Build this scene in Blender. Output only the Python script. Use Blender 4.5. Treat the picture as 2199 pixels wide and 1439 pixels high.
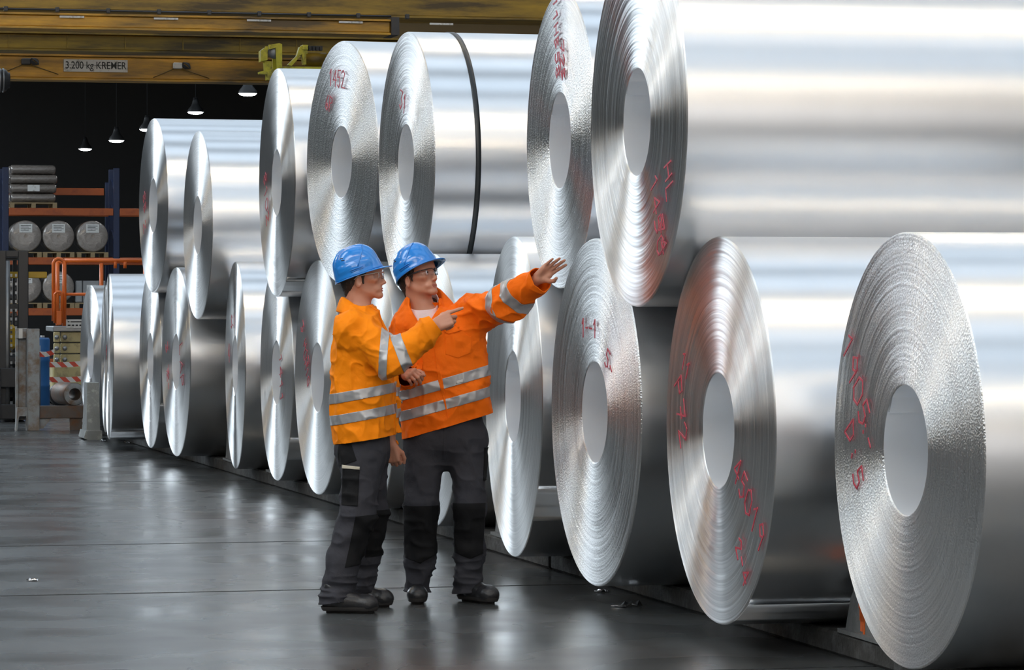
import bpy, bmesh, math, random
import numpy as np
from mathutils import Vector, Matrix
random.seed(7); RNG = np.random.default_rng(7)
for o in list(bpy.data.objects): bpy.data.objects.remove(o)
SC = bpy.context.scene; COL = SC.collection
# ------------------------------------------------------------------ camera
FPX, CX, YH, CZ = 7200.0, 1099.5, 643.0, 1.54      # focal length in px, centre column, horizon row, camera height
cd = bpy.data.cameras.new('camera'); CAM = bpy.data.objects.new('camera', cd); COL.objects.link(CAM)
CAM.location = (0, 0, CZ); CAM.rotation_euler = (math.pi/2, 0, 0)
cd.sensor_width = 36; cd.lens = 36*FPX/2199; cd.shift_y = -(719.5-YH)/2199; cd.clip_end = 400; cd.clip_start = .1
SC.camera = CAM
# ------------------------------------------------------------------ world, exposure
w = bpy.data.worlds.new('world'); SC.world = w; w.use_nodes = True
w.node_tree.nodes['Background'].inputs[0].default_value = (.5, .6, .75, 1); w.node_tree.nodes['Background'].inputs[1].default_value = .3
SC.view_settings.view_transform = 'Standard'; SC.view_settings.look = 'None'
SC.view_settings.exposure = 0.6; SC.view_settings.gamma = 1; SC.view_settings.use_curve_mapping = False
SKY_E = 1.0      # daylight in the roof lights of the right bay
ADDED_E = 6.2      # strength of the glowing panels added over the left bay
WIN_E = 1.5       # daylight in the wall windows
TUBE_E = 34.0     # warm strip lamps
# ------------------------------------------------------------------ frames
PHI = math.radians(13.3)
U = Vector((-math.sin(PHI), math.cos(PHI), 0)); V = Vector((math.cos(PHI), math.sin(PHI), 0))
def HV(v, u, z=0): return V*v + U*u + Vector((0, 0, z))        # hall coordinates -> world
def PX(x, y, d): return Vector(((x-CX)/FPX*d, d, CZ-(y-YH)/FPX*d))   # picture point at depth d -> world
def to_hall(p): return p.dot(V), p.dot(U), p.z
# ------------------------------------------------------------------ helpers
def tag(o, label=None, cat=None, group=None, kind=None):
    if label: o['label'] = label
    if cat: o['category'] = cat
    if group: o['group'] = group
    if kind: o['kind'] = kind
    return o
def empty(name, loc=(0, 0, 0), rz=0, label=None, cat=None, group=None):
    o = bpy.data.objects.new(name, None); COL.objects.link(o); o.location = loc; o.rotation_euler = (0, 0, rz)
    o.empty_display_size = .1
    return tag(o, label, cat, group)
def obj(name, me, mat=None, parent=None, loc=None, rot=None):
    o = bpy.data.objects.new(name, me); COL.objects.link(o)
    if mat is not None and len(me.materials) == 0: me.materials.append(mat)
    if parent is not None: o.parent = parent
    if loc is not None: o.location = loc
    if rot is not None: o.rotation_euler = rot
    return o
def smooth(me, on=True):
    me.polygons.foreach_set('use_smooth', [on]*len(me.polygons)); me.update(); return me
class MB:
    """collects simple shapes into one mesh"""
    def __init__(s): s.v = []; s.f = []; s.sm = []
    def add(s, vs, fs, sm=False):
        n = len(s.v); s.v += [tuple(p) for p in vs]; s.f += [tuple(i+n for i in f) for f in fs]; s.sm += [sm]*len(fs); return s
    def box(s, lo, hi, M=None, b=0):
        x0, y0, z0 = lo; x1, y1, z1 = hi
        if b:
            vs = []
            for z in (z0, z0+b, z1-b, z1):
                k = b if z in (z0, z1) else 0
                vs += [(x0+k+b*(k == 0), y0+k, z), (x1-k-b*(k == 0), y0+k, z), (x1-k, y0+k+b*(k == 0), z), (x1-k, y1-k-b*(k == 0), z),
                       (x1-k-b*(k == 0), y1-k, z), (x0+k+b*(k == 0), y1-k, z), (x0+k, y1-k-b*(k == 0), z), (x0+k, y0+k+b*(k == 0), z)]
            fs = [tuple(range(7, -1, -1)), tuple(range(24, 32))]
            for L in range(3):
                for i in range(8): j = (i+1) % 8; fs.append((L*8+i, L*8+j, L*8+8+j, L*8+8+i))
        else:
            vs = [(x, y, z) for z in (z0, z1) for y in (y0, y1) for x in (x0, x1)]
            fs = [(0, 2, 3, 1), (4, 5, 7, 6), (0, 1, 5, 4), (2, 6, 7, 3), (0, 4, 6, 2), (1, 3, 7, 5)]
        if M is not None: vs = [M @ Vector(p) for p in vs]
        return s.add(vs, fs)
    def bar(s, a, b, w, h=None, up=(0, 0, 1)):
        a = Vector(a); b = Vector(b); h = h or w; d = (b-a).normalized(); up = Vector(up)
        if abs(d.dot(up)) > .98: up = Vector((0, 1, 0))
        x = d.cross(up).normalized(); z = x.cross(d)
        vs = [p + x*sx*w/2 + z*sz*h/2 for p in (a, b) for sx, sz in ((-1, -1), (1, -1), (1, 1), (-1, 1))]
        return s.add(vs, [(3, 2, 1, 0), (4, 5, 6, 7)] + [(i, (i+1) % 4, 4+(i+1) % 4, 4+i) for i in range(4)])
    def tube(s, pts, r, n=10, caps=True):
        pts = [Vector(p) for p in pts]; rs = r if isinstance(r, (list, tuple)) else [r]*len(pts); vs = []; fs = []
        prev = None
        for i, p in enumerate(pts):
            d = (pts[min(i+1, len(pts)-1)]-pts[max(i-1, 0)]).normalized()
            if prev is None: x = d.orthogonal().normalized()
            else: x = (prev - d*prev.dot(d)).normalized()
            prev = x; y = d.cross(x)
            vs += [p + (x*math.cos(2*math.pi*k/n)+y*math.sin(2*math.pi*k/n))*rs[i] for k in range(n)]
        for i in range(len(pts)-1):
            for k in range(n): fs.append((i*n+k, i*n+(k+1) % n, i*n+n+(k+1) % n, i*n+n+k))
        s.add(vs, fs, True)
        if caps:
            m = len(s.v)-len(vs); s.f += [tuple(m+k for k in range(n-1, -1, -1)), tuple(m+len(vs)-n+k for k in range(n))]; s.sm += [False]*2
        return s
    def lathe(s, prof, n=48, M=None, sm=True, close=False):
        """prof: list of (axial x, radius); axis local X"""
        vs = []; fs = []; m = len(prof)
        for x, r in prof:
            for k in range(n): a = 2*math.pi*k/n; vs.append(Vector((x, r*math.cos(a), r*math.sin(a))))
        for i in range(m-1 if not close else m):
            j = (i+1) % m
            for k in range(n): fs.append((i*n+k, i*n+(k+1) % n, j*n+(k+1) % n, j*n+k))
        if M is not None: vs = [M @ p for p in vs]
        return s.add(vs, fs, sm)
    def prism(s, poly, y0, y1, M=None):
        """poly in (x,z), extruded along y"""
        n = len(poly); vs = [Vector((x, y0, z)) for x, z in poly]+[Vector((x, y1, z)) for x, z in poly]
        if M is not None: vs = [M @ p for p in vs]
        return s.add(vs, [tuple(range(n)), tuple(range(2*n-1, n-1, -1))]+[(i, n+i, n+(i+1) % n, (i+1) % n) for i in range(n)])
    def mesh(s, name='m'):
        me = bpy.data.meshes.new(name); me.from_pydata([tuple(p) for p in s.v], [], s.f)
        me.polygons.foreach_set('use_smooth', s.sm); me.update(); return me
    def build(s, name, mat, parent=None, loc=None, rot=None): return obj(name, s.mesh(name), mat, parent, loc, rot)
# ------------------------------------------------------------------ materials
class NT:
    def __init__(s, name):
        s.m = bpy.data.materials.new(name); s.m.use_nodes = True; s.t = s.m.node_tree; s.b = s.t.nodes['Principled BSDF']
    def n(s, typ, **kw):
        x = s.t.nodes.new('ShaderNode'+typ)
        for k, val in kw.items():
            if k.startswith('i_'):
                key = k[2:]; key = int(key) if key.isdigit() else key.replace('_', ' ')
                x.inputs[key].default_value = val
            else: setattr(x, k, val)
        return x
    def l(s, a, b): s.t.links.new(a, b)
    def set(s, **kw):
        for k, val in kw.items(): s.b.inputs[k.replace('_', ' ')].default_value = val
        return s
def c4(c): return (c[0], c[1], c[2], 1)
def srgb(r, g, b):
    f = lambda x: (x/255/12.92 if x/255 < .04045 else ((x/255+.055)/1.055)**2.4)
    return (f(r), f(g), f(b))
def mat(name, col, rough=.5, metal=0, var=.15, scale=6, bump=0, bscale=60, spec=.5, dirt=None, dscale=3, damt=.5, stretch=None):
    t = NT(name); t.set(Base_Color=c4(col), Roughness=rough, Metallic=metal); t.b.inputs['Specular IOR Level'].default_value = spec
    tc = t.n('TexCoord'); src = tc.outputs['Object']
    if stretch:
        mp = t.n('Mapping'); mp.inputs['Scale'].default_value = stretch; t.l(src, mp.inputs[0]); src = mp.outputs[0]
    nz = t.n('TexNoise', i_Scale=scale, i_Detail=5); t.l(src, nz.inputs['Vector'])
    mx = t.n('Mix', data_type='RGBA'); mx.inputs[6].default_value = c4([x*(1-var) for x in col]); mx.inputs[7].default_value = c4([min(1, x*(1+var)) for x in col])
    t.l(nz.outputs[0], mx.inputs[0]); out = mx.outputs[2]
    if dirt:
        n2 = t.n('TexNoise', i_Scale=dscale, i_Detail=8, i_Roughness=.65); t.l(src, n2.inputs['Vector'])
        rp = t.n('MapRange', i_From_Min=.62-damt*.3, i_From_Max=.72-damt*.1); t.l(n2.outputs[0], rp.inputs[0])
        m2 = t.n('Mix', data_type='RGBA'); m2.inputs[7].default_value = c4(dirt); t.l(rp.outputs[0], m2.inputs[0]); t.l(out, m2.inputs[6]); out = m2.outputs[2]
    t.l(out, t.b.inputs['Base Color'])
    rr = t.n('MapRange'); rr.inputs[3].default_value = max(.03, rough-.08); rr.inputs[4].default_value = min(1, rough+.08); t.l(nz.outputs[0], rr.inputs[0]); t.l(rr.outputs[0], t.b.inputs['Roughness'])
    if bump:
        n3 = t.n('TexNoise', i_Scale=bscale, i_Detail=4); t.l(src, n3.inputs['Vector'])
        bp = t.n('Bump', i_Strength=bump, i_Distance=.01); t.l(n3.outputs[0], bp.inputs['Height']); t.l(bp.outputs[0], t.b.inputs['Normal'])
    return t.m
def emis(name, col, e):
    t = NT(name); t.set(Base_Color=(0, 0, 0, 1), Roughness=.6); t.b.inputs['Emission Color'].default_value = c4(col); t.b.inputs['Emission Strength'].default_value = e; return t.m
M = {}
M['sky'] = emis('roof_light_daylight', (.72, .86, 1), SKY_E)
M['added_glow'] = emis('added_roof_glow', (.82, .92, 1), ADDED_E)
M['win'] = emis('window_daylight', (1, .965, .93), WIN_E)
M['tube'] = emis('warm_tube', (1, .76, .48), TUBE_E)
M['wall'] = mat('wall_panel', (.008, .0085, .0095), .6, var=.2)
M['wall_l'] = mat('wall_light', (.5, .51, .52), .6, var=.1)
M['ceil'] = mat('ceiling_sheet', (.16, .165, .17), .6, var=.1)
M['dark'] = mat('dark_steel', (.03, .031, .034), .5, var=.3)
M['black'] = mat('black_rubber', (.012, .012, .013), .45, var=.3)

def floor_mat():
    t = NT('polished_concrete'); tc = t.n('TexCoord'); o = tc.outputs['Object']
    n1 = t.n('TexNoise', i_Scale=.35, i_Detail=6, i_Roughness=.6); t.l(o, n1.inputs['Vector'])
    mp = t.n('Mapping'); mp.inputs['Scale'].default_value = (1.6, .35, 1); mp.inputs['Rotation'].default_value = (0, 0, -.45); t.l(o, mp.inputs[0])
    n2 = t.n('TexNoise', i_Scale=2.2, i_Detail=6, i_Roughness=.55); t.l(mp.outputs[0], n2.inputs['Vector'])
    c1 = t.n('Mix', data_type='RGBA'); c1.inputs[6].default_value = (.030, .029, .028, 1); c1.inputs[7].default_value = (.080, .089, .093, 1)
    a = t.n('Math', operation='ADD'); t.l(n1.outputs[0], a.inputs[0]); t.l(n2.outputs[0], a.inputs[1])
    r = t.n('MapRange', i_From_Min=.75, i_From_Max=1.3); t.l(a.outputs[0], r.inputs[0]); t.l(r.outputs[0], c1.inputs[0])
    # reddish brown tyre and oil stains
    n3 = t.n('TexNoise', i_Scale=.55, i_Detail=5); t.l(mp.outputs[0], n3.inputs['Vector'])
    r3 = t.n('MapRange', i_From_Min=.54, i_From_Max=.7); t.l(n3.outputs[0], r3.inputs[0])
    c2 = t.n('Mix', data_type='RGBA'); c2.inputs[7].default_value = (.045, .030, .026, 1); t.l(c1.outputs[2], c2.inputs[6]); t.l(r3.outputs[0], c2.inputs[0])
    # fine scratches
    out = c2.outputs[2]
    for ang, sc, th in ((.5, 3, .985), (-.7, 2.2, .988), (1.2, 4, .99)):
        m2 = t.n('Mapping'); m2.inputs['Rotation'].default_value = (0, 0, ang); m2.inputs['Scale'].default_value = (.16, sc, 1); t.l(o, m2.inputs[0])
        nn = t.n('TexNoise', i_Scale=5, i_Detail=3, i_Distortion=.4); t.l(m2.outputs[0], nn.inputs['Vector'])
        ab = t.n('Math', operation='SUBTRACT', i_1=.5); t.l(nn.outputs[0], ab.inputs[0]); a2 = t.n('Math', operation='ABSOLUTE'); t.l(ab.outputs[0], a2.inputs[0])
        rr = t.n('MapRange', i_From_Min=.0, i_From_Max=.006, i_To_Min=.28, i_To_Max=0); t.l(a2.outputs[0], rr.inputs[0])
        ms = t.n('TexNoise', i_Scale=1.1, i_Detail=2); t.l(o, ms.inputs['Vector']); mr = t.n('MapRange', i_From_Min=.5, i_From_Max=.7); t.l(ms.outputs[0], mr.inputs[0])
        mu = t.n('Math', operation='MULTIPLY'); t.l(rr.outputs[0], mu.inputs[0]); t.l(mr.outputs[0], mu.inputs[1])
        mx = t.n('Mix', data_type='RGBA'); mx.inputs[7].default_value = (.24, .25, .25, 1); t.l(out, mx.inputs[6]); t.l(mu.outputs[0], mx.inputs[0]); out = mx.outputs[2]
    t.l(out, t.b.inputs['Base Color'])
    n6 = t.n('TexNoise', i_Scale=1.3, i_Detail=2); t.l(o, n6.inputs['Vector']); rg = t.n('MapRange', i_To_Min=.20, i_To_Max=.34, i_From_Min=.3, i_From_Max=.7); t.l(n6.outputs[0], rg.inputs[0]); t.l(rg.outputs[0], t.b.inputs['Roughness'])
    t.b.inputs['Specular IOR Level'].default_value = .55
    nb = t.n('TexNoise', i_Scale=2.5, i_Detail=6); t.l(o, nb.inputs['Vector'])
    bp = t.n('Bump', i_Strength=.03, i_Distance=.02); t.l(nb.outputs[0], bp.inputs['Height']); t.l(bp.outputs[0], t.b.inputs['Normal'])
    return t.m
M['floor'] = floor_mat()
M['joint'] = mat('joint_sealant', (.022, .022, .022), .7, dirt=(.2, .2, .19), dscale=.9)

# ------------------------------------------------------------------ the hall
V0, V1, U0, U1, ZC = -15.0, 19.0, -24.0, 108.0, 10.5
def hbox(mb, v0, u0, z0, v1, u1, z1): mb.box((v0, u0, z0), (v1, u1, z1)); return mb
HR = (0, 0, PHI)
def struct(name, mb, m, parent=None): return tag(mb.build(name, m, parent, (0, 0, 0) if parent is not None else None, None if parent is not None else HR), kind='structure' if parent is None else None)
fl = struct('floor', hbox(MB(), V0, U0, -.4, V1, U1, -.006), M['joint'])
def u_at(px, py):
    d = FPX*CZ/(py-YH); return to_hall(PX(px, py, d))[1]
cuts = [U0, -14, -7, 0, 6.5, 12.6, u_at(350, 1273), u_at(450, 1166), u_at(250, 1035), 34.5, 41, 48, 56, 66, 80, U1]
cuts[5] = cuts[6]-4.2
for i in range(len(cuts)-1):
    s_ = MB(); s_.box((V0, cuts[i]+.022, -.2), (V1, cuts[i+1]-.022, 0))
    me = s_.mesh('floor_slab'); o_ = obj('floor_slab', me, M['floor'], fl)
def wall(name, args, m): return struct(name, hbox(MB(), *args), m)
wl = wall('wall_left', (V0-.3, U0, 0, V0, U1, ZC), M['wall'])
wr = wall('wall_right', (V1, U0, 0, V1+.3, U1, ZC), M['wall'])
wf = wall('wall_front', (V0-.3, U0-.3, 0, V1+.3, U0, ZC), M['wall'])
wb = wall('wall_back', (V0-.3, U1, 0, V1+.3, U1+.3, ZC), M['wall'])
ce = wall('ceiling', (V0-.3, U0-.3, ZC, V1+.3, U1+.3, ZC+.3), M['ceil'])
# transverse roof lights (shed roof daylight strips) and warm strip lamps under the roof
k = 0
for u in [-20+3.5*i for i in range(27)]:
    k += 1
    wd = empty('window_%d' % k, HV(9, u, ZC-.02), PHI); wd['kind'] = 'structure'
    lv = -9
    MB().box((lv, -1.1, -.03), (9, 1.1, 0)).build('pane', M['sky'], wd)
    fb = MB()
    for s in (-1, 1): fb.box((lv-.1, s*1.15-.05, -.12), (9.1, s*1.15+.05, 0))
    for x in range(lv, 10, 3): fb.box((x-.03, -1.1, -.07), (x+.03, 1.1, -.031))
    fb.build('window_frame', M['wall_l'], wd)
for u in (-16, -9, -2, 5, 12, 19):     # unseen glowing panels added over the left bay to light the workers
    k += 1
    wd = empty('window_%d' % k, HV(-8, u, ZC-.02), PHI); wd['kind'] = 'structure'
    MB().box((-6, -1.1, -.03), (6, 1.1, 0)).build('pane', M['added_glow'], wd)
    fb = MB()
    for s in (-1, 1): fb.box((-6.1, s*1.15-.05, -.12), (6.1, s*1.15+.05, 0))
    for x in (-6, -3, 0, 3, 6): fb.box((x-.03, -1.1, -.07), (x+.03, 1.1, -.031))
    fb.build('window_frame', M['wall_l'], wd)
for u in range(46, 100, 6):            # unseen glowing panels added further back for the bright streak on coil faces
    k += 1
    wd = empty('window_%d' % k, HV(-8.5, u, ZC-.02), PHI); wd['kind'] = 'structure'
    MB().box((-4.5, -2.9, -.03), (4.5, 2.9, 0)).build('pane', M['added_glow'], wd)
    fb = MB()
    for s in (-1, 1): fb.box((-4.6, s*3-.1, -.12), (4.6, s*3+.1, 0))
    for x in (-4.5, -1.5, 1.5, 4.5): fb.box((x-.04, -2.9, -.10), (x+.04, 2.9, -.031))
    fb.build('window_frame', M['wall_l'], wd)
# windows in the wall behind the photographer and in the left wall
for (nm, a, b, z0, z1) in (('f', 1, 18, .8, 9.2),):
    k += 1
    wd = empty('window_%d' % k, HV((a+b)/2, U0+.01, 0), PHI); wd['kind'] = 'structure'
    h = (b-a)/2
    MB().box((-h, 0, z0), (h, .04, z1)).build('pane', M['win'], wd)
    fb = MB()
    for x in np.linspace(-h, h, 13): fb.box((x-.05, .05, z0), (x+.05, .12, z1))
    for z in np.linspace(z0, z1, 4): fb.box((-h, .05, z-.05), (h, .12, z+.05))
    fb.build('window_frame', M['wall_l'], wd)
for u in ():
    k += 1
    wd = empty('window_%d' % k, HV(V0+.01, u, 0), PHI); wd['kind'] = 'structure'
    MB().box((0, -4, 5.2), (.04, 4, 8.4)).build('pane', M['win'], wd)
    fb = MB()
    for y in np.linspace(-4, 4, 6): fb.box((.05, y-.05, 5.2), (.12, y+.05, 8.4))
    for z in (5.2, 6.8, 8.4): fb.box((.05, -4, z-.05), (.12, 4, z+.05))
    fb.build('window_frame', M['wall_l'], wd)
# warm tube lamps hung in rows below the roof
def strip_lamp(v, u):
    t = empty('strip_lamp', HV(v, u, ZC-1.2), PHI, 'long warm white strip lamp hung under the hall roof', 'lamp', 'warm strip lamps under the roof')
    MB().box((-2.4, -.09, 0), (2.4, .09, .08)).build('housing', M['wall_l'], t)
    MB().tube([(-2.35, 0, -.05), (2.35, 0, -.05)], .05, 10).build('tube', M['tube'], t)
    for x in (-1.8, 1.8): MB().tube([(x, 0, .08), (x, 0, 1.2)], .008, 6).build('hanger', M['dark'], t)
for u in (-16, -2.5, 11.5, 25.5):
    for vv in (-11, -5.5, 0, 5.5, 11): strip_lamp(vv, u)
# ------------------------------------------------------------------ aluminium coils
def alu_body():
    t = NT('rolled_aluminium'); t.set(Base_Color=(.86, .87, .885, 1), Metallic=1, Roughness=.33, Anisotropic=.6, Anisotropic_Rotation=.25)
    tg = t.n('Tangent', direction_type='RADIAL', axis='X'); t.l(tg.outputs[0], t.b.inputs['Tangent'])
    tc = t.n('TexCoord'); mp = t.n('Mapping'); mp.inputs['Scale'].default_value = (14, .5, .5); t.l(tc.outputs['Object'], mp.inputs[0])
    nz = t.n('TexNoise', i_Scale=6, i_Detail=6); t.l(mp.outputs[0], nz.inputs['Vector'])
    r = t.n('MapRange', i_To_Min=.29, i_To_Max=.36); t.l(nz.outputs[0], r.inputs[0]); t.l(r.outputs[0], t.b.inputs['Roughness'])
    n2 = t.n('TexNoise', i_Scale=3, i_Detail=3); t.l(tc.outputs['Object'], n2.inputs['Vector'])
    mx = t.n('Mix', data_type='RGBA'); mx.inputs[6].default_value = (.78, .795, .82, 1); mx.inputs[7].default_value = (.86, .87, .885, 1); t.l(n2.outputs[0], mx.inputs[0]); t.l(mx.outputs[2], t.b.inputs['Base Color'])
    n3 = t.n('TexNoise', i_Scale=1.2, i_Detail=2); t.l(tc.outputs['Object'], n3.inputs['Vector'])
    bp = t.n('Bump', i_Strength=.15, i_Distance=.02); t.l(n3.outputs[0], bp.inputs['Height']); t.l(bp.outputs[0], t.b.inputs['Normal'])
    return t.m
def alu_face(name, ring, grain, gscale, rough=.34):
    """edges of hundreds of wraps: concentric grooves; ring = groove strength, grain = sparkling torn edge"""
    t = NT(name); t.set(Base_Color=(.84, .85, .865, 1), Metallic=1, Roughness=rough, Anisotropic=1.0, Anisotropic_Rotation=.25)
    tg = t.n('Tangent', direction_type='RADIAL', axis='X'); t.l(tg.outputs[0], t.b.inputs['Tangent'])
    tc = t.n('TexCoord'); sp = t.n('SeparateXYZ'); t.l(tc.outputs['Object'], sp.inputs[0])
    cb = t.n('CombineXYZ'); t.l(sp.outputs[1], cb.inputs[1]); t.l(sp.outputs[2], cb.inputs[2])
    ln = t.n('VectorMath', operation='LENGTH'); t.l(cb.outputs[0], ln.inputs[0])
    n1 = t.n('TexNoise', noise_dimensions='1D', i_Scale=95, i_Detail=5, i_Roughness=.75); t.l(ln.outputs['Value'], n1.inputs['W'])
    n2 = t.n('TexNoise', noise_dimensions='1D', i_Scale=9, i_Detail=2); t.l(ln.outputs['Value'], n2.inputs['W'])
    rr = t.n('MapRange', i_To_Min=rough-.08, i_To_Max=rough+.08); t.l(n2.outputs[0], rr.inputs[0]); t.l(rr.outputs[0], t.b.inputs['Roughness'])
    mx = t.n('Mix', data_type='RGBA'); mx.inputs[6].default_value = (.76, .77, .78, 1); mx.inputs[7].default_value = (.96, .965, .97, 1)
    r1 = t.n('MapRange', i_From_Min=.3, i_From_Max=.68); t.l(n1.outputs[0], r1.inputs[0]); t.l(r1.outputs[0], mx.inputs[0]); t.l(mx.outputs[2], t.b.inputs['Base Color'])
    b1 = t.n('Bump', i_Strength=ring, i_Distance=.006); t.l(n1.outputs[0], b1.inputs['Height'])
    vo = t.n('TexVoronoi', i_Scale=gscale); t.l(tc.outputs['Object'], vo.inputs['Vector'])
    ng = t.n('TexNoise', i_Scale=gscale*.9, i_Detail=3); t.l(tc.outputs['Object'], ng.inputs['Vector'])
    ad = t.n('Math', operation='ADD'); t.l(vo.outputs['Distance'], ad.inputs[0]); t.l(ng.outputs[0], ad.inputs[1])
    b2 = t.n('Bump', i_Strength=grain, i_Distance=.006); t.l(ad.outputs[0], b2.inputs['Height']); t.l(b1.outputs[0], b2.inputs['Normal'])
    t.l(b2.outputs[0], t.b.inputs['Normal'])
    return t.m
M['body'] = alu_body(); M['bore'] = NT('coil_bore').set(Base_Color=(.90, .92, .95, 1), Metallic=.5, Roughness=.28).m
FACE = {'smooth': alu_face('coil_edge_smooth', .04, .01, 90, .32), 'ring': alu_face('coil_edge_ringed', .22, .02, 110, .38),
        'grain': alu_face('coil_edge_grainy', .14, .32, 105, .40), 'fine': alu_face('coil_edge_fine', .06, .18, 160, .40)}
M['red'] = mat('red_marker', (.52, .06, .09), .5, var=.3, scale=80)
M['orange_paint'] = mat('orange_paint', (.75, .14, .02), .5, var=.3, scale=30)
M['strap'] = mat('black_strap', (.015, .018, .02), .4)
STROKE = {'0': [[(0, .2), (0, .8), (.3, 1), (.6, .8), (.6, .2), (.3, 0), (0, .2)]], '1': [[(.1, .75), (.35, 1), (.35, 0)]], '2': [[(0, .8), (.3, 1), (.6, .75), (0, 0), (.65, 0)]],
          '3': [[(0, 1), (.6, 1), (.25, .58), (.6, .35), (.3, 0), (0, .1)]], '4': [[(.45, 0), (.45, 1), (0, .35), (.65, .35)]], '5': [[(.6, 1), (.1, 1), (.05, .58), (.45, .6), (.55, .25), (.3, 0), (0, .08)]],
          '6': [[(.5, 1), (.1, .5), (.05, .15), (.35, 0), (.58, .22), (.35, .48), (.08, .3)]], '7': [[(0, 1), (.62, 1), (.2, 0)], [(.12, .5), (.55, .5)]], '8': [[(.3, .52), (.02, .78), (.3, 1), (.58, .78), (.02, .22), (.3, 0), (.58, .22), (.3, .52)]],
          '9': [[(.58, .65), (.3, .5), (.05, .75), (.3, 1), (.58, .8), (.5, 0)]], 'P': [[(0, 0), (0, 1), (.5, .9), (.5, .6), (0, .5)]], 'D': [[(0, 0), (0, 1), (.5, .75), (.55, .3), (0, 0)]], 'A': [[(0, 0), (.3, 1), (.6, 0)], [(.12, .4), (.5, .4)]],
          'S': [[(.55, .9), (.25, 1), (.05, .75), (.5, .3), (.3, 0), (0, .1)]], 'H': [[(0, 0), (0, 1)], [(.55, 0), (.55, 1)], [(0, .5), (.55, .5)]], 'L': [[(0, 1), (0, 0), (.5, 0)]], 'B': [[(0, 0), (0, 1), (.45, .8), (0, .52), (.5, .25), (0, 0)]], '-': [[(.05, .5), (.5, .5)]], ':': [[(.2, .7), (.25, .62)], [(.2, .3), (.25, .22)]], '/': [[(0, 0), (.5, 1)]], ' ': []}
def marking(parent, txt, cx, cz, h, ang, xs=-.012, m='red'):
    """handwriting on the end face; cx towards the right of the picture, cz up, from the face centre"""
    mb = MB(); adv = 0; ca, sa = math.cos(ang), math.sin(ang); tot = len(txt)*.85*h
    rnd = random.Random(hash(txt) % 999 if False else sum(map(ord, txt)))
    for ch in txt:
        for st in STROKE.get(ch, []):
            pts = []
            for (x, y) in st:
                X = adv + x*h - tot/2 + rnd.uniform(-.03, .03)*h; Y = (y-.5)*h + rnd.uniform(-.04, .04)*h
                a, b = cx + X*ca - Y*sa, cz + X*sa + Y*ca
                pts.append(Vector((xs, -a, b)))
            for p, q in zip(pts[:-1], pts[1:]):
                d = (q-p).normalized(); mb.bar(p-d*.003, q+d*.003, .009, .003, up=(1, 0, 0))
        adv += .85*h
    return tag(mb.build('marking', M[m], parent), kind='stuff')
RC = .254
def coil(name, d, px, zc, R, yaw, style, L, label, amp=.003, seed=0, marks=(), strap=None, tail=None, lip=False):
    x = (px-CX)/FPX*d
    t = empty(name, (x, d, zc-R), yaw, label, 'coil', 'aluminium coils in the two-high row')
    r = np.random.default_rng(seed); n = 120; N = 128
    rr = np.linspace(RC+.004, R-.004, n); off = np.cumsum(r.normal(0, 1, n)); off -= np.linspace(off[0], off[-1], n); off = off/max(1e-6, np.abs(off).max())*amp*1.3 + r.uniform(-amp, amp, n)*.45
    off[0] = off[-1] = 0
    prof = [(.004, RC)] + [(float(o)-0, float(q)) for o, q in zip(off, rr)] + [(.006, R)]
    Z = (0, 0, R)
    f = MB().lathe(prof[::-1], N).build('end_face', FACE[style], t, Z)
    MB().lathe([(.006, R), (L*.25, R), (L*.5, R), (L*.75, R), (L-.006, R)][::-1], N).build('outer_wrap', M['body'], t, Z)
    MB().lathe([(.004, RC), (L*.5, RC), (L-.004, RC)], 64).build('core_bore', M['bore'], t, Z)
    pb = [(L-.004, RC)] + [(L-float(o), float(q)) for o, q in zip(off[::4], rr[::4])] + [(L-.006, R)]
    MB().lathe(pb, N).build('rear_face', FACE['fine'], t, Z)
    if lip:      # inner end of the wound sheet, a step along the bore
        a0 = math.radians(35); pts = [(RC-.0005, a0), (RC-.012, a0), (RC-.012, a0+.03), (RC-.0005, a0+.30)]
        vs = [(xx, r_*math.cos(a_), r_*math.sin(a_)) for r_, a_ in pts for xx in (.006, L-.006)]
        MB().add(vs, [(0, 1, 3, 2), (2, 3, 5, 4), (4, 5, 7, 6)]).build('inner_sheet_end', M['body'], t, Z)
    for mk in marks:
        mo = marking(t, *mk); mo.location = Z
    if strap:
        a, wd = strap
        sb = MB().lathe([(a, R+.001), (a, R+.004), (a+wd, R+.004), (a+wd, R+.001)][::-1], N).build('strap', M['strap'], t, Z)
    if tail is not None:      # loose outer end of the sheet: a thin lip along the coil
        ang = tail; tb = MB(); pts = []
        for i in range(7):
            a = ang - i*.045; q = R+.0015+.010*max(0, 1-i/5.)**2; pts.append((q*math.cos(a), q*math.sin(a)))
        vs = [(xx, -p[0], p[1]) for p in pts for xx in (.0, L)]; fs = [(2*i, 2*i+1, 2*i+3, 2*i+2) for i in range(6)]
        tb.add(vs, fs, True); o = tb.build('sheet_end', M['body'], t, Z); sm = o.modifiers.new('s', 'SOLIDIFY'); sm.thickness = .002
    return t
H0 = .10
LOWT = dict(L1=(1783, 2103, 498, 1435), L2=(1425, 1658, 508, 1340), L3=(1180, 1372, 512, 1258), L4=(1040, 1161, 508, 1195), L5=(868, 988, 545, 1130), L6=(755, 850, 562, 1092), L7=(632, 730, 559, 1062),
            L8=(558, 628, 568, 1032), L9=(483, 526, 562, 1007), L10=(347, 408, 574, 980), L11=(299, 346, 582, 962), L12=(224, 243, 588, 944), L13=(217, 234, 612, 929), L14=(172, 216, 613, 915))
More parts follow.
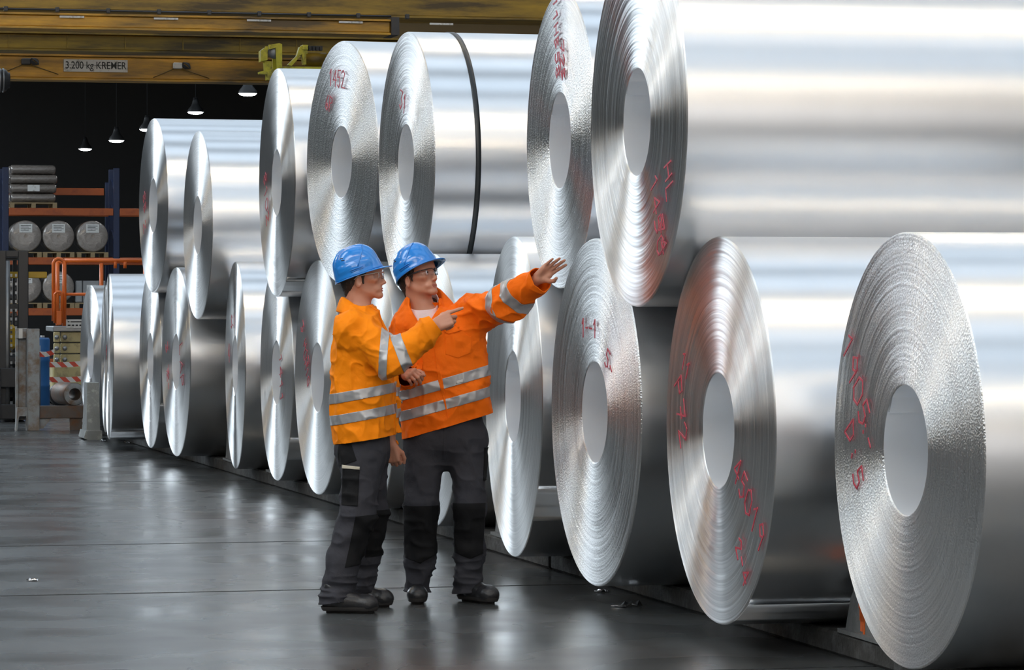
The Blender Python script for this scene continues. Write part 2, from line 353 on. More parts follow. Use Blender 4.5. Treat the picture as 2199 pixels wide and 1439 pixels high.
UPT = dict(U7=(1264, 1469, -139, 655, 'L2', 'L3'), U6=(1128, 1275, -16, 620, 'L3', 'L4'), U5=(811, 931, 90, 650, 'L5', 'L6'), U4=(652, 813, 93, 612, 'L6', 'L7'), U3=(555, 632, 160, 650, 'L7', 'L8'), U2=(393, 455, 296, 700, 'L9', 'L10'), U1=(298, 359, 266, 640, 'L10', 'L11'))
G = {}
for n, (xl, xr, yt, yb) in LOWT.items():
    d = FPX*(CZ-H0)/(yb-YH); R = (yb-yt)/2/FPX*d; px = (xl+xr)/2
    yaw = math.asin((xr-xl)/(yb-yt))-(px-CX)/FPX
    G[n] = dict(d=d, px=px, R=R, z=H0+R, yaw=yaw, u=PX(px, 0, d).dot(U), v=PX(px, 0, d).dot(V))
for n, (xl, xr, yt, yb, a, b) in UPT.items():
    a, b = G[a], G[b]; px = (xl+xr)/2; d = (a['d']+b['d'])/2
    for it in range(40):
        R = (yb-yt)/2/FPX*d; r1, r2 = a['R']+R+.004, b['R']+R+.004
        du, dz = b['u']-a['u'], b['z']-a['z']; D = math.hypot(du, dz); t_ = (r1*r1-r2*r2+D*D)/(2*D); h = math.sqrt(r1*r1-t_*t_)
        uu = a['u']+du/D*t_-dz/D*h; zz = a['z']+dz/D*t_+du/D*h
        d += uu-PX(px, 0, d).dot(U)
    yaw = math.asin((xr-xl)/(yb-yt))-(px-CX)/FPX
    lift = dict(U4=.07, U6=.045, U3=.035, U1=.03, U5=.035).get(n, 0); zz += lift
    yaw = min(yaw, math.radians(20))
    G[n] = dict(d=d, px=px, R=R, z=zz, yaw=yaw, u=uu, v=PX(px, 0, d).dot(V))
SPEC = dict(
 L1=('grain', .0025, 'bright coil with coarse sparkling end face and red handwriting, beside the wedge painted orange', [('1905', -.54, .25, .13, -.95), ('D:5', -.56, -.06, .12, -1.1), (':-', -.40, .03, .09, -.8)], None, None, 2.0),
 L2=('ring', .0045, 'lower coil with dark rippled end face marked 45019 in red below its core', [('45019', .52, -.30, .125, -.66), ('P72', -.56, .05, .13, -1.2), ('11', -.48, .27, .09, -.6), ('2-4', .42, -.56, .09, -.9)], None, -1.0, 2.1),
 L3=('grain', .004, 'lower coil with speckled, deeply ringed end face below the raised hand', [('1--1', -.05, .42, .09, 0), ('5-', .34, .24, .10, -.6)], None, None, 2.0),
 L4=('ring', .0025, 'lower coil with finely ringed end face directly behind the outstretched arm', [], None, -.55, 2.0),
 L5=('fine', .001, 'lower coil half hidden behind the legs of the two workers', [], None, None, 1.9),
 L6=('fine', .001, 'lower coil almost wholly hidden behind the worker in profile', [], None, None, 1.9),
 L7=('fine', .001, 'lower coil with frosted end face and red notes, beside the back of the profile worker', [('3JH17', -.40, .22, .10, -.9), ('LH10', -.34, .05, .09, -1.0)], None, None, 1.9),
 L8=('ring', .0025, 'lower coil with rippled lower rim and red 1411 right of its core', [('1411', .33, -.05, .12, -1.4)], None, -.62, 1.9),
 L9=('smooth', .001, 'lower coil with narrow, sharply foreshortened end face and red marks above its core', [('S-', -.1, .35, .12, -.3), ('4', -.4, .1, .15, 0)], None, None, 1.9),
 L10=('smooth', .001, 'lower coil with smooth brownish end face marked LAP in red', [('3M7', -.45, .0, .13, -1.3), ('LAP', .42, -.05, .17, -1.4), ('2-', -.38, -.2, .12, -1.3)], None, None, 1.9),
 L11=('ring', .003, 'lower coil with wavy rippled rim under the smaller upper coil', [], None, -.5, 1.9),
 L12=('smooth', .001, 'lower coil seen nearly edge-on with broad blue grey side, below a smooth upper coil', [('4', -.2, .05, .16, -.5)], None, -1.05, 1.9),
 L13=('smooth', .001, 'lower coil peeking out between the edge-on coil and the short far coil', [], None, None, 1.5),
 L14=('fine', .002, 'dull grey coil at the far end of the row, behind the steel block', [], None, None, 1.0),
 U1=('smooth', .001, 'upper coil at the far end of the stack with smooth end face and red scribble', [('8B', -.42, .02, .14, -1.2), ('2', -.40, -.2, .14, -1.2)], None, None, 1.15),
 U2=('grain', .002, 'upper coil hanging lowest between its neighbours, with grainy ringed end face', [], None, None, 1.9),
 U3=('smooth', .001, 'upper coil with smooth curved end face and faint red 8102 beside its core', [('8102', -.42, -.12, .13, -1.2)], None, -1.0, 1.3),
 U4=('grain', .0015, 'upper coil turned further round with glittering end face, above the worker in profile', [('1452', -.05, .60, .12, -.1), ('6PZ', -.2, .42, .11, -.2)], None, None, 1.1),
 U5=('grain', .003, 'upper coil bound with a black strap near its end', [('31', -.02, .40, .12, -.3)], (.27, .035), None, 1.5),
 U6=('grain', .0025, 'upper coil with frosted end face and a column of red notes above its core', [('11HB58', -.02, .54, .09, -1.4), ('72B', .12, .40, .09, -1.4)], None, None, 1.2),
 U7=('ring', .005, 'upper coil with widely stepped rings and red scribbles on its lower rim', [('1450', .42, -.46, .12, -1.2), ('HL', .62, -.32, .12, -1.3), ('74', .50, -.56, .11, -1.1)], None, None, 2.3))
for i, n in enumerate(['L1', 'L2', 'L3', 'L4', 'L5', 'L6', 'L7', 'L8', 'L9', 'L10', 'L11', 'L12', 'L13', 'L14', 'U1', 'U2', 'U3', 'U4', 'U5', 'U6', 'U7']):
    s = SPEC[n]; g = G[n]
    coil('aluminium_coil', g['d'], g['px'], g['z'], g['R'], g['yaw'], s[0], s[6], s[2], s[1], i+3, s[3], s[4], s[5], n in ('L1', 'U7', 'L4', 'U6'))
# ------------------------------------------------------------------ cradles under the row: two long bearers and a wedge between every two coils
M['bearer'] = mat('weathered_bearer', (.05, .048, .045), .75, var=.4, scale=12, bump=.5, bscale=40, dirt=(.11, .11, .11), dscale=9)
M['wedge'] = mat('steel_wedge', (.16, .165, .165), .55, var=.35, scale=9, bump=.3, bscale=60, dirt=(.2, .2, .2), dscale=14)
lows = sorted([G[n] for n in LOWT], key=lambda g: g['u'])
VF = np.polyfit([g['u'] for g in lows[:-2]], [g['v'] for g in lows[:-2]], 1); vrow = lambda u: float(np.polyval(VF, u))
edges = [lows[0]['u']-1.6] + [(lows[i]['u']+lows[i+2]['u'])/2 for i in range(2, len(lows)-2, 3)] + [lows[-1]['u']+1.2]
for side, off in ((0, .26), (1, 1.25)):
    for a, b in zip(edges[:-1], edges[1:]):
        p, q = HV(vrow(a)+off, a+.02, 0), HV(vrow(b)+off, b-.02, 0); d = q-p
        mb = MB(); L = d.length; mb.box((0, 0, 0), (.34, L, H0), b=.012)
        o = mb.build('cradle_bearer', M['bearer'], None, p, (0, 0, math.atan2(-d.x, d.y)))
        k_ = edges.index(a)
        tag(o, ['dark bearer beam on the floor under the coil marked 45019', 'dark bearer beam on the floor behind the front facing worker', 'dark bearer beam on the floor behind the back of the profile worker', 'dark bearer beam on the floor under the coil marked LAP', 'dark bearer beam on the floor next to the steel end block'][min(k_, 4)] if side == 0 else 'dark rear bearer beam on the floor deep under the coils', 'beam', 'bearers under the front ends' if side == 0 else 'bearers under the rear ends')
WLAB = ['grey steel wedge block splashed with orange paint on the bearer', 'steel wedge block between the coil marked 45019 and the speckled coil', 'steel wedge block beside the speckled coil, below the raised hand', 'steel wedge block behind the legs of the front facing worker', 'steel wedge block hidden behind the two workers', 'steel wedge block behind the profile worker', 'steel wedge block between the frosted coil and the one marked 1411',
        'steel wedge block between the coil marked 1411 and the narrow foreshortened one', 'steel wedge block between the narrow foreshortened coil and the one marked LAP', 'steel wedge block beside the far side of the coil marked LAP', 'steel wedge block between the wavy rimmed coil and the edge-on coil', 'steel wedge block behind the edge-on coil', 'steel wedge block in front of the dull grey coil at the row end']
for i in range(len(lows)-1):
    a, b = lows[i], lows[i+1]; um = (a['u']+b['u'])/2
    gap = b['u']-a['u']; top = .44; 
    R_ = max(a['R'], b['R']); half = lambda z: gap/2 - math.sqrt(max(0, R_**2-(R_+H0-z)**2)) - .10
    h1, h2 = min(.30, half(top)), min(.42, half(H0)); h1 = max(.03, h1)
    p = HV(vrow(um)+.27, um, H0)
    yaw = (a['yaw']+b['yaw'])/2
    t = empty('cradle_wedge', p, yaw, WLAB[i], 'wedge', 'wedge blocks between the coils' if i else None)
    hm = min(.36, half(.26))
    vs = []; prof = [(-h2, .002), (h2, .002), (hm, .16), (h1, top-H0), (-h1, top-H0), (-hm, .16)]
    mb = MB(); n = 6
    vs = [(0, y, z) for y, z in prof]+[(.32, y, z) for y, z in prof]
    mb.add(vs, [tuple(range(n-1, -1, -1)), tuple(range(n, 2*n))]+[(j, (j+1) % n, n+(j+1) % n, n+j) for j in range(n)])
    mb.build('block', M['wedge'], t)
    MB().box((-.02, -h2-.04, .0), (.34, h2+.04, .018)).build('foot_plate', M['wedge'], t, (0, 0, .001))
    if i == 0:
        pb = MB()
        for (y0, z0, y1, z1, w_) in ((.19, .03, .18, .27, .03), (.23, .15, .13, .17, .05), (.21, .10, .15, .09, .05), (.16, .02, .16, .14, .02), (.20, .08, .205, .2, .025)):
            pb.bar((-.002, y0, z0), (-.002, y1, z1), w_, .003, up=(1, 0, 0))
        pb.build('paint_splash', M['orange_paint'], t)
# ------------------------------------------------------------------ overhead crane and load bar
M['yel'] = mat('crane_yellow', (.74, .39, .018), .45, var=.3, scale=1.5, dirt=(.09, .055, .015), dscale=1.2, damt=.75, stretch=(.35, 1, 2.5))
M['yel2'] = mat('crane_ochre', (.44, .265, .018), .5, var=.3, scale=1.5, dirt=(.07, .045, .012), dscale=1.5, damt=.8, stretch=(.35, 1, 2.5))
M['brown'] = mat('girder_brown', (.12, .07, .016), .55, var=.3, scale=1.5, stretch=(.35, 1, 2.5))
M['lime'] = mat('hook_yellow', (.66, .58, .03), .4, var=.25, scale=8, dirt=(.12, .1, .02), dscale=6)
M['white'] = mat('white_plate', (.62, .62, .6), .5, var=.12, dirt=(.3, .28, .25), dscale=12, damt=.3)
M['ink'] = mat('black_ink', (.02, .02, .02), .6)
M['steel'] = mat('grey_steel', (.30, .31, .32), .42, metal=.7, var=.25, scale=10)
def dep(px, u): return u/(math.cos(PHI)-math.sin(PHI)*(px-CX)/FPX)
def at_u(px, py, u): return PX(px, py, dep(px, u))
def local(px, py, u, o):            # hall-frame offset (v, u, z) of a picture point lying in the plane u, from origin o
    q = at_u(px, py, u)-o; return Vector((q.dot(V), q.dot(U), q.z))
def girder(name, x0, x1, yt, yb, u, du, m, label, fl=.0, end=None):
    """box girder across the hall; rows yt, yb are read at column x0"""
    o = at_u(x0, yb, u); a = local(x0, yt, u, o); e = local(x1, yb, u, o)
    t = empty(name, o, PHI, label, 'girder')
    L = e.x; h = a.z
    MB().box((0, 0, 0), (L, du, h), b=.012).build('web', M[m], t)
    if fl:
        MB().box((-.0, -fl, -.025), (L, du+fl, 0)).build('bottom_flange', M[m], t, (0, 0, -.001))
        MB().box((-.0, -fl, 0), (L, du+fl, .025)).build('top_flange', M[m], t, (0, 0, h+.001))
    return t, L, h
tA, LA, hA = girder('load_bar', -60, 1240, 118, 165, 44, .32, 'yel', 'yellow lifting bar carrying the white weight plate, hanging over the hall', .05)
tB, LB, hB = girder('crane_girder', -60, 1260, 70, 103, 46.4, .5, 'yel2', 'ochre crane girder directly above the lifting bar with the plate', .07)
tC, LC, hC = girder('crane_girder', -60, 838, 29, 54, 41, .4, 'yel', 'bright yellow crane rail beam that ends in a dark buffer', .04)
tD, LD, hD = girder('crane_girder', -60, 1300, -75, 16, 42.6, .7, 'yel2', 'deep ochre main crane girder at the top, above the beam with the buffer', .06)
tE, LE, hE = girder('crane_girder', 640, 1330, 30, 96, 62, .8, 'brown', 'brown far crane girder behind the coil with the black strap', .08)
MB().box((0, -.08, -.03), (.10, .48, hC+.05)).build('buffer', M['dark'], tC, (LC, 0, 0))
cb = MB().tube([(0, -.06, hC+.06), (LC, -.06, hC+.06)], .012, 8).build('conduit', M['dark'], tC)
for k in range(9): MB().box((-.025, -.09, hC+.03), (.025, -.03, hC+.09), b=.006).build('clip', M['dark'], tC, (.4+k*.62, 0, 0))
for k in range(5): MB().box((-.15, -.045, -.012), (.15, -.041, .012)).build('stencil', M['white'], tC, (1.2+k*1.15, 0, hC-.02))
for k in range(10): MB().box((-.006, -.012, 0), (.006, 0, hB-.03)).build('stiffener', M['yel2'], tB, (.5+k*.8, -.001, .015))
# the plate
o = at_u(206, 141, 44-.055); c0 = tA.location; q = o-Vector(c0); pl = Vector((q.dot(V), -.02, q.z))
W2 = (274-137)/2/FPX*dep(206, 44); HH = 13.2/FPX*dep(206, 44)
pt = MB().box((-W2, -.012, -HH), (W2, 0, HH)).build('weight_plate', M['white'], tA, pl); 
pt['label'] = 'white plate lettered 3.200 kg KREMER'
def text_mesh(s, size, width=None):
    cu = bpy.data.curves.new('t', 'FONT'); cu.body = s; cu.align_x = 'CENTER'; cu.align_y = 'CENTER'; cu.size = size; cu.extrude = .001; cu.offset = .001
    ob = bpy.data.objects.new('t', cu); COL.objects.link(ob); bpy.context.view_layer.update()
    me = bpy.data.meshes.new_from_object(ob.evaluated_get(bpy.context.evaluated_depsgraph_get())); bpy.data.objects.remove(ob)
    if width:
        xs = [v.co.x for v in me.vertices]; k = width/(max(xs)-min(xs))
        for v in me.vertices: v.co.x *= k
    return me
lt = obj('lettering', text_mesh('3.200 kg KREMER', .135, W2*1.9), M['ink'], pt, (0, -.014, 0), (math.pi/2, 0, 0))
lt['kind'] = 'stuff'
MB().box((-W2*.9, -.0145, -.003), (W2*.9, -.013, .003)).build('seam', M['ink'], pt, (0, 0, .006))
# eye lugs with wire slings on the bar
for px_, py_ in ((55, 133), (380, 142)):
    q = local(px_, py_, 44, Vector(c0)); lug = MB().box((-.06, -.10, -.04), (.06, -.02, .04), b=.01).build('lug', M['white' if px_ > 300 else 'dark'], tA, (q.x, 0, q.z))
    kn = MB()
    for j in range(5): kn.tube([(.03+.05*math.cos(a+j)+.05, -.06-.01*j, .04*math.sin(a+j*.7)) for a in np.linspace(0, 6, 14)], .006, 5)
    kn.build('sling_knot', M['dark'], tA, (q.x+.03, -.03, q.z))
    for dx in (-.32, .42): MB().tube([(0, -.06, -.02), (dx*.5, -.06, -.09), (dx, -.06, -.16)], .006, 6).build('sling', M['brown'], tA, (q.x, 0, q.z))
mo = empty('hoist_motor', at_u(4, 196, 43.2), PHI, 'grey hoist motor hanging at the end of the lifting bar', 'motor')
MB().lathe([(-.3, .0), (-.3, .12), (-.25, .14), (.05, .14), (.08, .10), (.1, .10), (.1, 0)], 20).build('housing', M['dark'], mo, (0, 0, .14))
for k in range(6): MB().lathe([(-.22+k*.045, .14), (-.22+k*.045, .155), (-.20+k*.045, .155), (-.20+k*.045, .14)], 20).build('fin', M['steel'], mo, (0, 0, .14))
MB().box((-.2, -.06, .25), (-.05, .06, .34)).build('terminal_box', M['steel'], mo)
MB().bar((-.1, 0, .28), (-.1, 0, .62), .05).build('hanger', M['dark'], mo)
# yellow coil tongs standing on the bar
tg_o = at_u(560, 172, 43.0); tg = empty('coil_tongs', tg_o, PHI, 'lime yellow lifting tongs with drum and struts hanging above the coils', 'tongs')
m_ = dep(600, 43)/FPX
def TP(px, py): return ((px-560)*m_, (172-py)*m_)
def plate(name, pts, y0, y1, m='lime'): return MB().prism([TP(*p) for p in pts], y0, y1).build(name, M[m], tg)
plate('clevis_plate', [(558, 110), (567, 103), (572, 105), (572, 130), (558, 133)], -.1, .1)
plate('side_plate', [(573, 98), (596, 94), (602, 96), (602, 150), (590, 152), (588, 104), (574, 108)], -.16, -.12)
plate('side_plate', [(573, 98), (596, 94), (602, 96), (602, 150), (590, 152), (588, 104), (574, 108)], .12, .16)
plate('foot_arm', [(555, 155), (590, 148), (592, 156), (583, 160), (580, 172), (572, 172), (572, 160), (556, 159)], -.08, .08)
plate('hook_stem', [(566, 132), (582, 132), (584, 152), (568, 156)], -.06, .06)
Mx = Matrix.Rotation(math.pi/2, 4, 'Z')
MB().lathe([(-.13, 0), (-.13, .085), (-.08, .085), (-.08, .05), (.13, .05), (.13, 0)], 24, Mx).build('drum', M['steel'], tg, (TP(587, 113)[0], 0, TP(587, 113)[1]))
plate('base_rail', [(605, 143), (697, 143), (697, 152), (605, 152)], -.12, .12)
plate('strut', [(617, 139), (638, 118), (645, 120), (626, 141)], -.05, .05)
plate('strut', [(636, 122), (643, 100), (652, 96), (660, 98), (660, 137), (651, 138), (648, 116)], -.06, .06)
plate('strut', [(648, 96), (660, 96), (660, 106), (648, 106)], -.09, .09)
Mx2 = Matrix.Identity(4)
MB().lathe([(-.09, 0), (-.09, .09), (.18, .09), (.18, 0)], 24).build('winch_drum', M['yel2'], tg, (TP(672, 126)[0], 0, TP(672, 126)[1]))
for k in range(4): MB().box((-.018, -.05, -.03), (.018, .05, .03)).build('connector', M['black'], tg, (TP(666+k*8, 102)[0], 0, TP(666+k*8, 102)[1]))
# ------------------------------------------------------------------ high bay lamps at the far end
M['rail_orange'] = mat('rail_orange', (.70, .14, .015), .4, var=.2, scale=6)
M['lampglow'] = emis('lamp_glow', (.95, .98, 1), 30.0)
for px_, py_, d, lab in ((183, 320, 96, 'bell shaped hall lamp hanging over the rack with the wrapped stack'), (250, 302, 82, 'bell shaped hall lamp hanging over the blue rack upright'), (316, 278, 80, 'bell shaped hall lamp half hidden by the farthest upper coil'), (420, 241, 78, 'bell shaped hall lamp above the lowest hanging upper coil'), (532, 201, 68, 'bell shaped hall lamp just below the lime lifting tongs')):
    p = PX(px_, py_, d); t = empty('hall_lamp', p, 0, lab, 'lamp', 'bell lamps in the dark end of the hall')
    My = Matrix.Rotation(-math.pi/2, 4, 'Y')
    MB().lathe([(0, .19), (.06, .18), (.16, .10), (.26, .07), (.34, .05), (.34, 0)][::-1], 24, My).build('shade', M['black'], t)
    MB().lathe([(-.05, 0), (-.047, .08), (-.03, .15), (.008, .188)], 24, My).build('diffuser', M['lampglow'], t)
    MB().tube([(0, 0, .33), (0, 0, ZC-p.z)], .008, 6).build('rod', M['dark'], t)
# ------------------------------------------------------------------ pallet rack
M['blue'] = mat('rack_blue', (.006, .016, .055), .45, var=.25)
M['orange'] = mat('rack_orange', (.36, .075, .012), .45, var=.25, scale=5, dirt=(.25, .05, .012), dscale=5)
M['wood'] = mat('pallet_wood', (.26, .19, .10), .8, var=.3, scale=8, stretch=(1, 6, 6))
M['kraft'] = mat('kraft_paper', (.30, .245, .20), .6, var=.15, scale=6, bump=.25, bscale=18)
def film():
    t = NT('stretch_film_wrap'); t.set(Base_Color=(.36, .32, .29, 1), Roughness=.22); t.b.inputs['Coat Weight'].default_value = .8; t.b.inputs['Coat Roughness'].default_value = .12
    tc = t.n('TexCoord'); nz = t.n('TexNoise', i_Scale=9, i_Detail=4, i_Distortion=1.5); t.l(tc.outputs['Object'], nz.inputs['Vector'])
    mx = t.n('Mix', data_type='RGBA'); mx.inputs[6].default_value = (.15, .12, .10, 1); mx.inputs[7].default_value = (.30, .275, .25, 1); t.l(nz.outputs[0], mx.inputs[0]); t.l(mx.outputs[2], t.b.inputs['Base Color'])
    bp = t.n('Bump', i_Strength=.6, i_Distance=.03); t.l(nz.outputs[0], bp.inputs['Height']); t.l(bp.outputs[0], t.b.inputs['Normal']); return t.m
M['film'] = film()
UR = 79.0
ro = at_u(12, 783, UR); ro.z = 0
rk = empty('pallet_rack', ro, PHI, 'tall pallet rack with blue uprights and orange beams', 'rack')
mr = dep(130, UR)/FPX
def RX(px): return local(px, 643, UR, ro).x
def RZ(py): return CZ-(py-YH)*mr
for px_ in (12, 250, 488):
    for dy in (0, 1.0): MB().box((-.07, dy-.04, 0), (.07, dy+.04, RZ(360)), b=.008).build('upright', M['blue'], rk, (RX(px_), 0, 0))
    br = MB()
    for z in np.arange(.3, RZ(380), .6): br.bar((RX(px_), 0, z), (RX(px_), 1, z+.5), .03)
    br.build('bracing', M['blue'], rk)
LEV = [RZ(447), RZ(553), RZ(662)]
for x0, x1 in ((12, 250), (250, 488)):
    for z in LEV+[RZ(772)]:
        for dy in (-.03, 1.0): MB().box((RX(x0)+.08, dy-.025, -.17), (RX(x1)-.08, dy+.025, 0), b=.008).build('beam', M['orange'], rk, (0, 0, z))
MB().box((RX(12)+.08, 1.9, RZ(414)), (RX(250)-.08, 1.95, RZ(398)), b=.008).build('rear_beam', M['orange'], rk)
for px_ in (12, 250): MB().box((-.05, 1.86, 0), (.05, 1.99, RZ(385)), b=.008).build('rear_upright', M['blue'], rk, (RX(px_), 0, 0))
def pallet(px_, z, wpx, label, d=1.1):
    w = wpx*mr; t = empty('pallet', ro+V*RX(px_)+U*.52+Vector((0, 0, z)), PHI, label, 'pallet', 'wooden pallets on the rack')
    for x in (-w/2, -.05, w/2-.10): MB().box((x, -d/2, 0), (x+.10, d/2, .02)).build('skid', M['wood'], t)
    for x in (-w/2, -.05, w/2-.10):
        for y in (-d/2, -.06, d/2-.12): MB().box((x, y, .02), (x+.1, y+.12, .10)).build('block', M['wood'], t)
    for k in range(6): MB().box((-w/2, -d/2+k*(d-.11)/5, .10), (w/2, -d/2+k*(d-.11)/5+.11, .125)).build('deck_board', M['wood'], t)
    return t.location.copy()
def roll_end(px_, z, r, label, Lr=1.0):
    p = pallet(px_, z, 67, 'wooden pallet under the '+label)
    t = empty('wrapped_roll', p+Vector((0, 0, .126)), PHI, label, 'roll', 'film wrapped rolls on the rack')
    Mx = Matrix.Rotation(math.pi/2, 4, 'Z')
    prof = [(-Lr/2, .04), (-Lr/2, r*.5), (-Lr/2-.004, r*.9), (-Lr/2+.012, r*.98), (-Lr/2+.03, r), (Lr/2-.02, r), (Lr/2, r*.97), (Lr/2, .04)]
    MB().lathe(prof[::-1], 40, Mx).build('roll', M['film'], t, (0, 0, r))
    MB().lathe([(-Lr/2+.012, 0), (-Lr/2+.010, .045)][::-1], 16, Mx).build('core_plug', M['kraft'], t, (0, 0, r))
    l = MB().box((-.15, -Lr/2-.012, -.10), (.15, -Lr/2-.006, .10)).build('paper_label', M['white'], t, (0, 0, r*1.5))
    for k in range(4): MB().box((-.12, -Lr/2-.014, -.006), (.12-.05*(k % 2), -Lr/2-.0125, .006)).build('print_line', M['ink'], l, (0, 0, .06-k*.035))
for px_, lv, lab in ((55.5, 1, 'brown wrapped roll next to the blue upright on the middle beam'), (126, 1, 'brown wrapped roll between two others on the middle beam'), (199, 1, 'brown wrapped roll farthest from the forklift on the middle beam'),
                     (55.5, 2, 'brown wrapped roll behind the forklift mast on the low beam'), (126, 2, 'brown wrapped roll behind the orange guard rail')):
    roll_end(px_, LEV[lv]+.002, .37, lab)
# wrapped stack on the top beam
p = pallet(72, LEV[0]+.002, 100, 'wooden pallet under the wrapped stack on the top beam')
for k in range(4):
    for j, y in enumerate((-.28, .28)):
        t = empty('wrapped_bundle', p+Vector((0, 0, .126+k*.222))+U*y, PHI, ['lowest', 'second lowest', 'second highest', 'topmost'][k]+' grey film wrapped bale of the stack on the top beam'+(', rear bale' if j else ''), 'bundle', 'film wrapped bales on the top beam')
        Lb = .52+.02*((k*7) % 3); prof = [(-Lb, 0), (-Lb, .08), (-Lb+.02, .105), (-Lb+.06, .111), (Lb-.06, .111), (Lb-.02, .10), (Lb, .08), (Lb, 0)]
        mb = MB().lathe(prof[::-1], 28); mb.v = [(x, yy*2.4, z) for x, yy, z in mb.v]
        o = mb.build('wrapping', M['film'], t, (0, 0, .1105))
        if k == 1 and j == 0: MB().box((-.14, -.274, .04), (.14, -.269, .19)).build('paper_label', M['white'], t)
p = pallet(196, LEV[2]+.002, 70, 'wooden pallet under the grey strapped crate')
t = empty('strapped_crate', p+Vector((0, 0, .126)), PHI, 'grey wrapped crate with a paper label on the low beam', 'crate')
MB().box((-.36, -.45, 0), (.36, .45, .52), b=.03).build('body', mat('grey_wrap', (.24, .245, .25), .35, var=.25, bump=.4, bscale=14), t)
for x in (-.2, .2): MB().box((x-.015, -.455, 0), (x+.015, .455, .524)).build('strap', M['dark'], t)
MB().box((-.1, -.458, .25), (.12, -.452, .42)).build('paper_label', M['white'], t)
# ------------------------------------------------------------------ scissor lift with orange guard rail
M['beige'] = mat('lift_beige', (.46, .39, .19), .45, var=.15, scale=4, dirt=(.2, .16, .08), dscale=6, damt=.35)
UL = 48.5; lo = at_u(112, 643, UL); lo.z = 0; ml = dep(140, UL)/FPX
LX = lambda px: (px-112)*ml*1.0
LZ = lambda py: CZ-(py-YH)*ml
lf = empty('scissor_lift', lo, PHI, 'beige scissor lift with orange tube guard rail, lowered', 'lift')
RR = .028
def rail(name, pts, y=0, r=RR): return MB().tube([(LX(a), y, LZ(b)) for a, b in pts], r, 10).build(name, M['rail_orange'], lf)
rail('gate_frame', [(115, 690), (115, 565), (118, 559), (124, 556), (131, 557), (136, 562), (138, 570), (138, 700)], 0)
rail('gate_frame', [(117, 694), (117, 632), (121, 627), (129, 627), (132, 632), (132, 694)], -.06, .022)
rail('guard_post', [(138, 700), (138, 560)], 0, .032)
rail('top_rail', [(138, 560), (330, 560)], 0, .034)
rail('mid_rail', [(138, 632), (330, 632)], 0, .022)
rail('guard_post', [(330, 700), (330, 560)], 0, .032)
rail('top_rail', [(138, 560), (330, 560)], 1.0, .03); rail('mid_rail', [(138, 632), (330, 632)], 1.0, .022)
for x in (138, 234, 330): rail('guard_post', [(x, 700), (x, 560)], 1.0, .03)
for x in (247, 268): rail('hook', [(x, 562), (x, 576)], -.02, .025)
MB().box((LX(113), -.05, LZ(712)), (LX(335), 1.05, LZ(701)), b=.01).build('platform', M['steel'], lf)
MB().box((LX(120), -.09, LZ(698)), (LX(131), -.05, LZ(668)), b=.004).build('gate_panel', M['rail_orange'], lf)
sg = MB().box((LX(141), -.075, LZ(704)), (LX(190), -.06, LZ(686))).build('sign', M['white'], lf)
for k, (a, b, y, h) in enumerate(((144, 148, 690, 2), (150, 186, 690, 2), (144, 150, 697, 3), (153, 158, 697, 3), (161, 166, 697, 3), (169, 174, 697, 3))):
    MB().box((LX(a), -.078, LZ(y+h)), (LX(b), -.0755, LZ(y))).build('print_line', M['ink'], sg)
for k in range(3):
    y0 = 713+k*24
    MB().box((LX(131), 0, LZ(y0+22)), (LX(335), .10, LZ(y0)), b=.01).build('scissor_arm', M['beige'], lf)
    MB().box((LX(115), -.06, LZ(y0+22)), (LX(128), .04, LZ(y0)), b=.01).build('arm_end', M['beige'], lf)
    for x in (121, 139):
        Mx = Matrix.Rotation(math.pi/2, 4, 'Z')
        MB().lathe([(-.03, 0), (-.03, .028), (.0, .034), (.01, .034)][::-1], 12, Mx).build('pivot_bolt', M['steel'], lf, (LX(x), -.055 if x < 130 else -.01, LZ(y0+11)))
MB().box((LX(113), -.02, LZ(836)), (LX(335), 1.0, LZ(786)), b=.02).build('chassis', M['beige'], lf)
Mx = Matrix.Rotation(math.pi/2, 4, 'Z')
for x in (130, 318):
    for y in (.02, .9): MB().lathe([(-.06, 0), (-.06, .14), (-.04, .17), (.04, .17), (.06, .14), (.06, 0)][::-1], 24, Mx).build('wheel', M['black'], lf, (LX(x), y, .17))
# ------------------------------------------------------------------ red and white barrier tape on two posts
def tape_mat():
    t = NT('barrier_tape'); t.set(Roughness=.4); tc = t.n('TexCoord'); sp = t.n('SeparateXYZ'); t.l(tc.outputs['Object'], sp.inputs[0])
    a = t.n('Math', operation='ADD'); t.l(sp.outputs[0], a.inputs[0]); t.l(sp.outputs[2], a.inputs[1])
    m = t.n('Math', operation='MULTIPLY', i_1=6.0); t.l(a.outputs[0], m.inputs[0]); f = t.n('Math', operation='FRACT'); t.l(m.outputs[0], f.inputs[0]); g = t.n('Math', operation='GREATER_THAN', i_1=.5); t.l(f.outputs[0], g.inputs[0])
    mx = t.n('Mix', data_type='RGBA'); mx.inputs[6].default_value = (.70, .70, .70, 1); mx.inputs[7].default_value = (.62, .07, .04, 1); t.l(g.outputs[0], mx.inputs[0]); t.l(mx.outputs[2], t.b.inputs['Base Color']); return t.m
M['tape'] = tape_mat()
UT = 46.0; to = at_u(84, 643, UT); to.z = 0; mt = dep(130, UT)/FPX
TX = lambda px: (px-84)*mt; TZ = lambda py: CZ-(py-YH)*mt
tp = empty('tape_barrier', to, PHI, 'red and white barrier tape strung across in front of the scissor lift', 'barrier')
for px_ in (84, 215):
    MB().tube([(0, 0, 0), (0, 0, TZ(742))], .02, 10).build('post', M['steel'], tp, (TX(px_), 0, 0))
    MB().lathe([(0, 0), (0, .14), (.03, .13), (.05, .03), (.05, 0)][::-1], 20, Matrix.Rotation(-math.pi/2, 4, 'Y')).build('foot', M['black'], tp, (TX(px_), 0, 0))
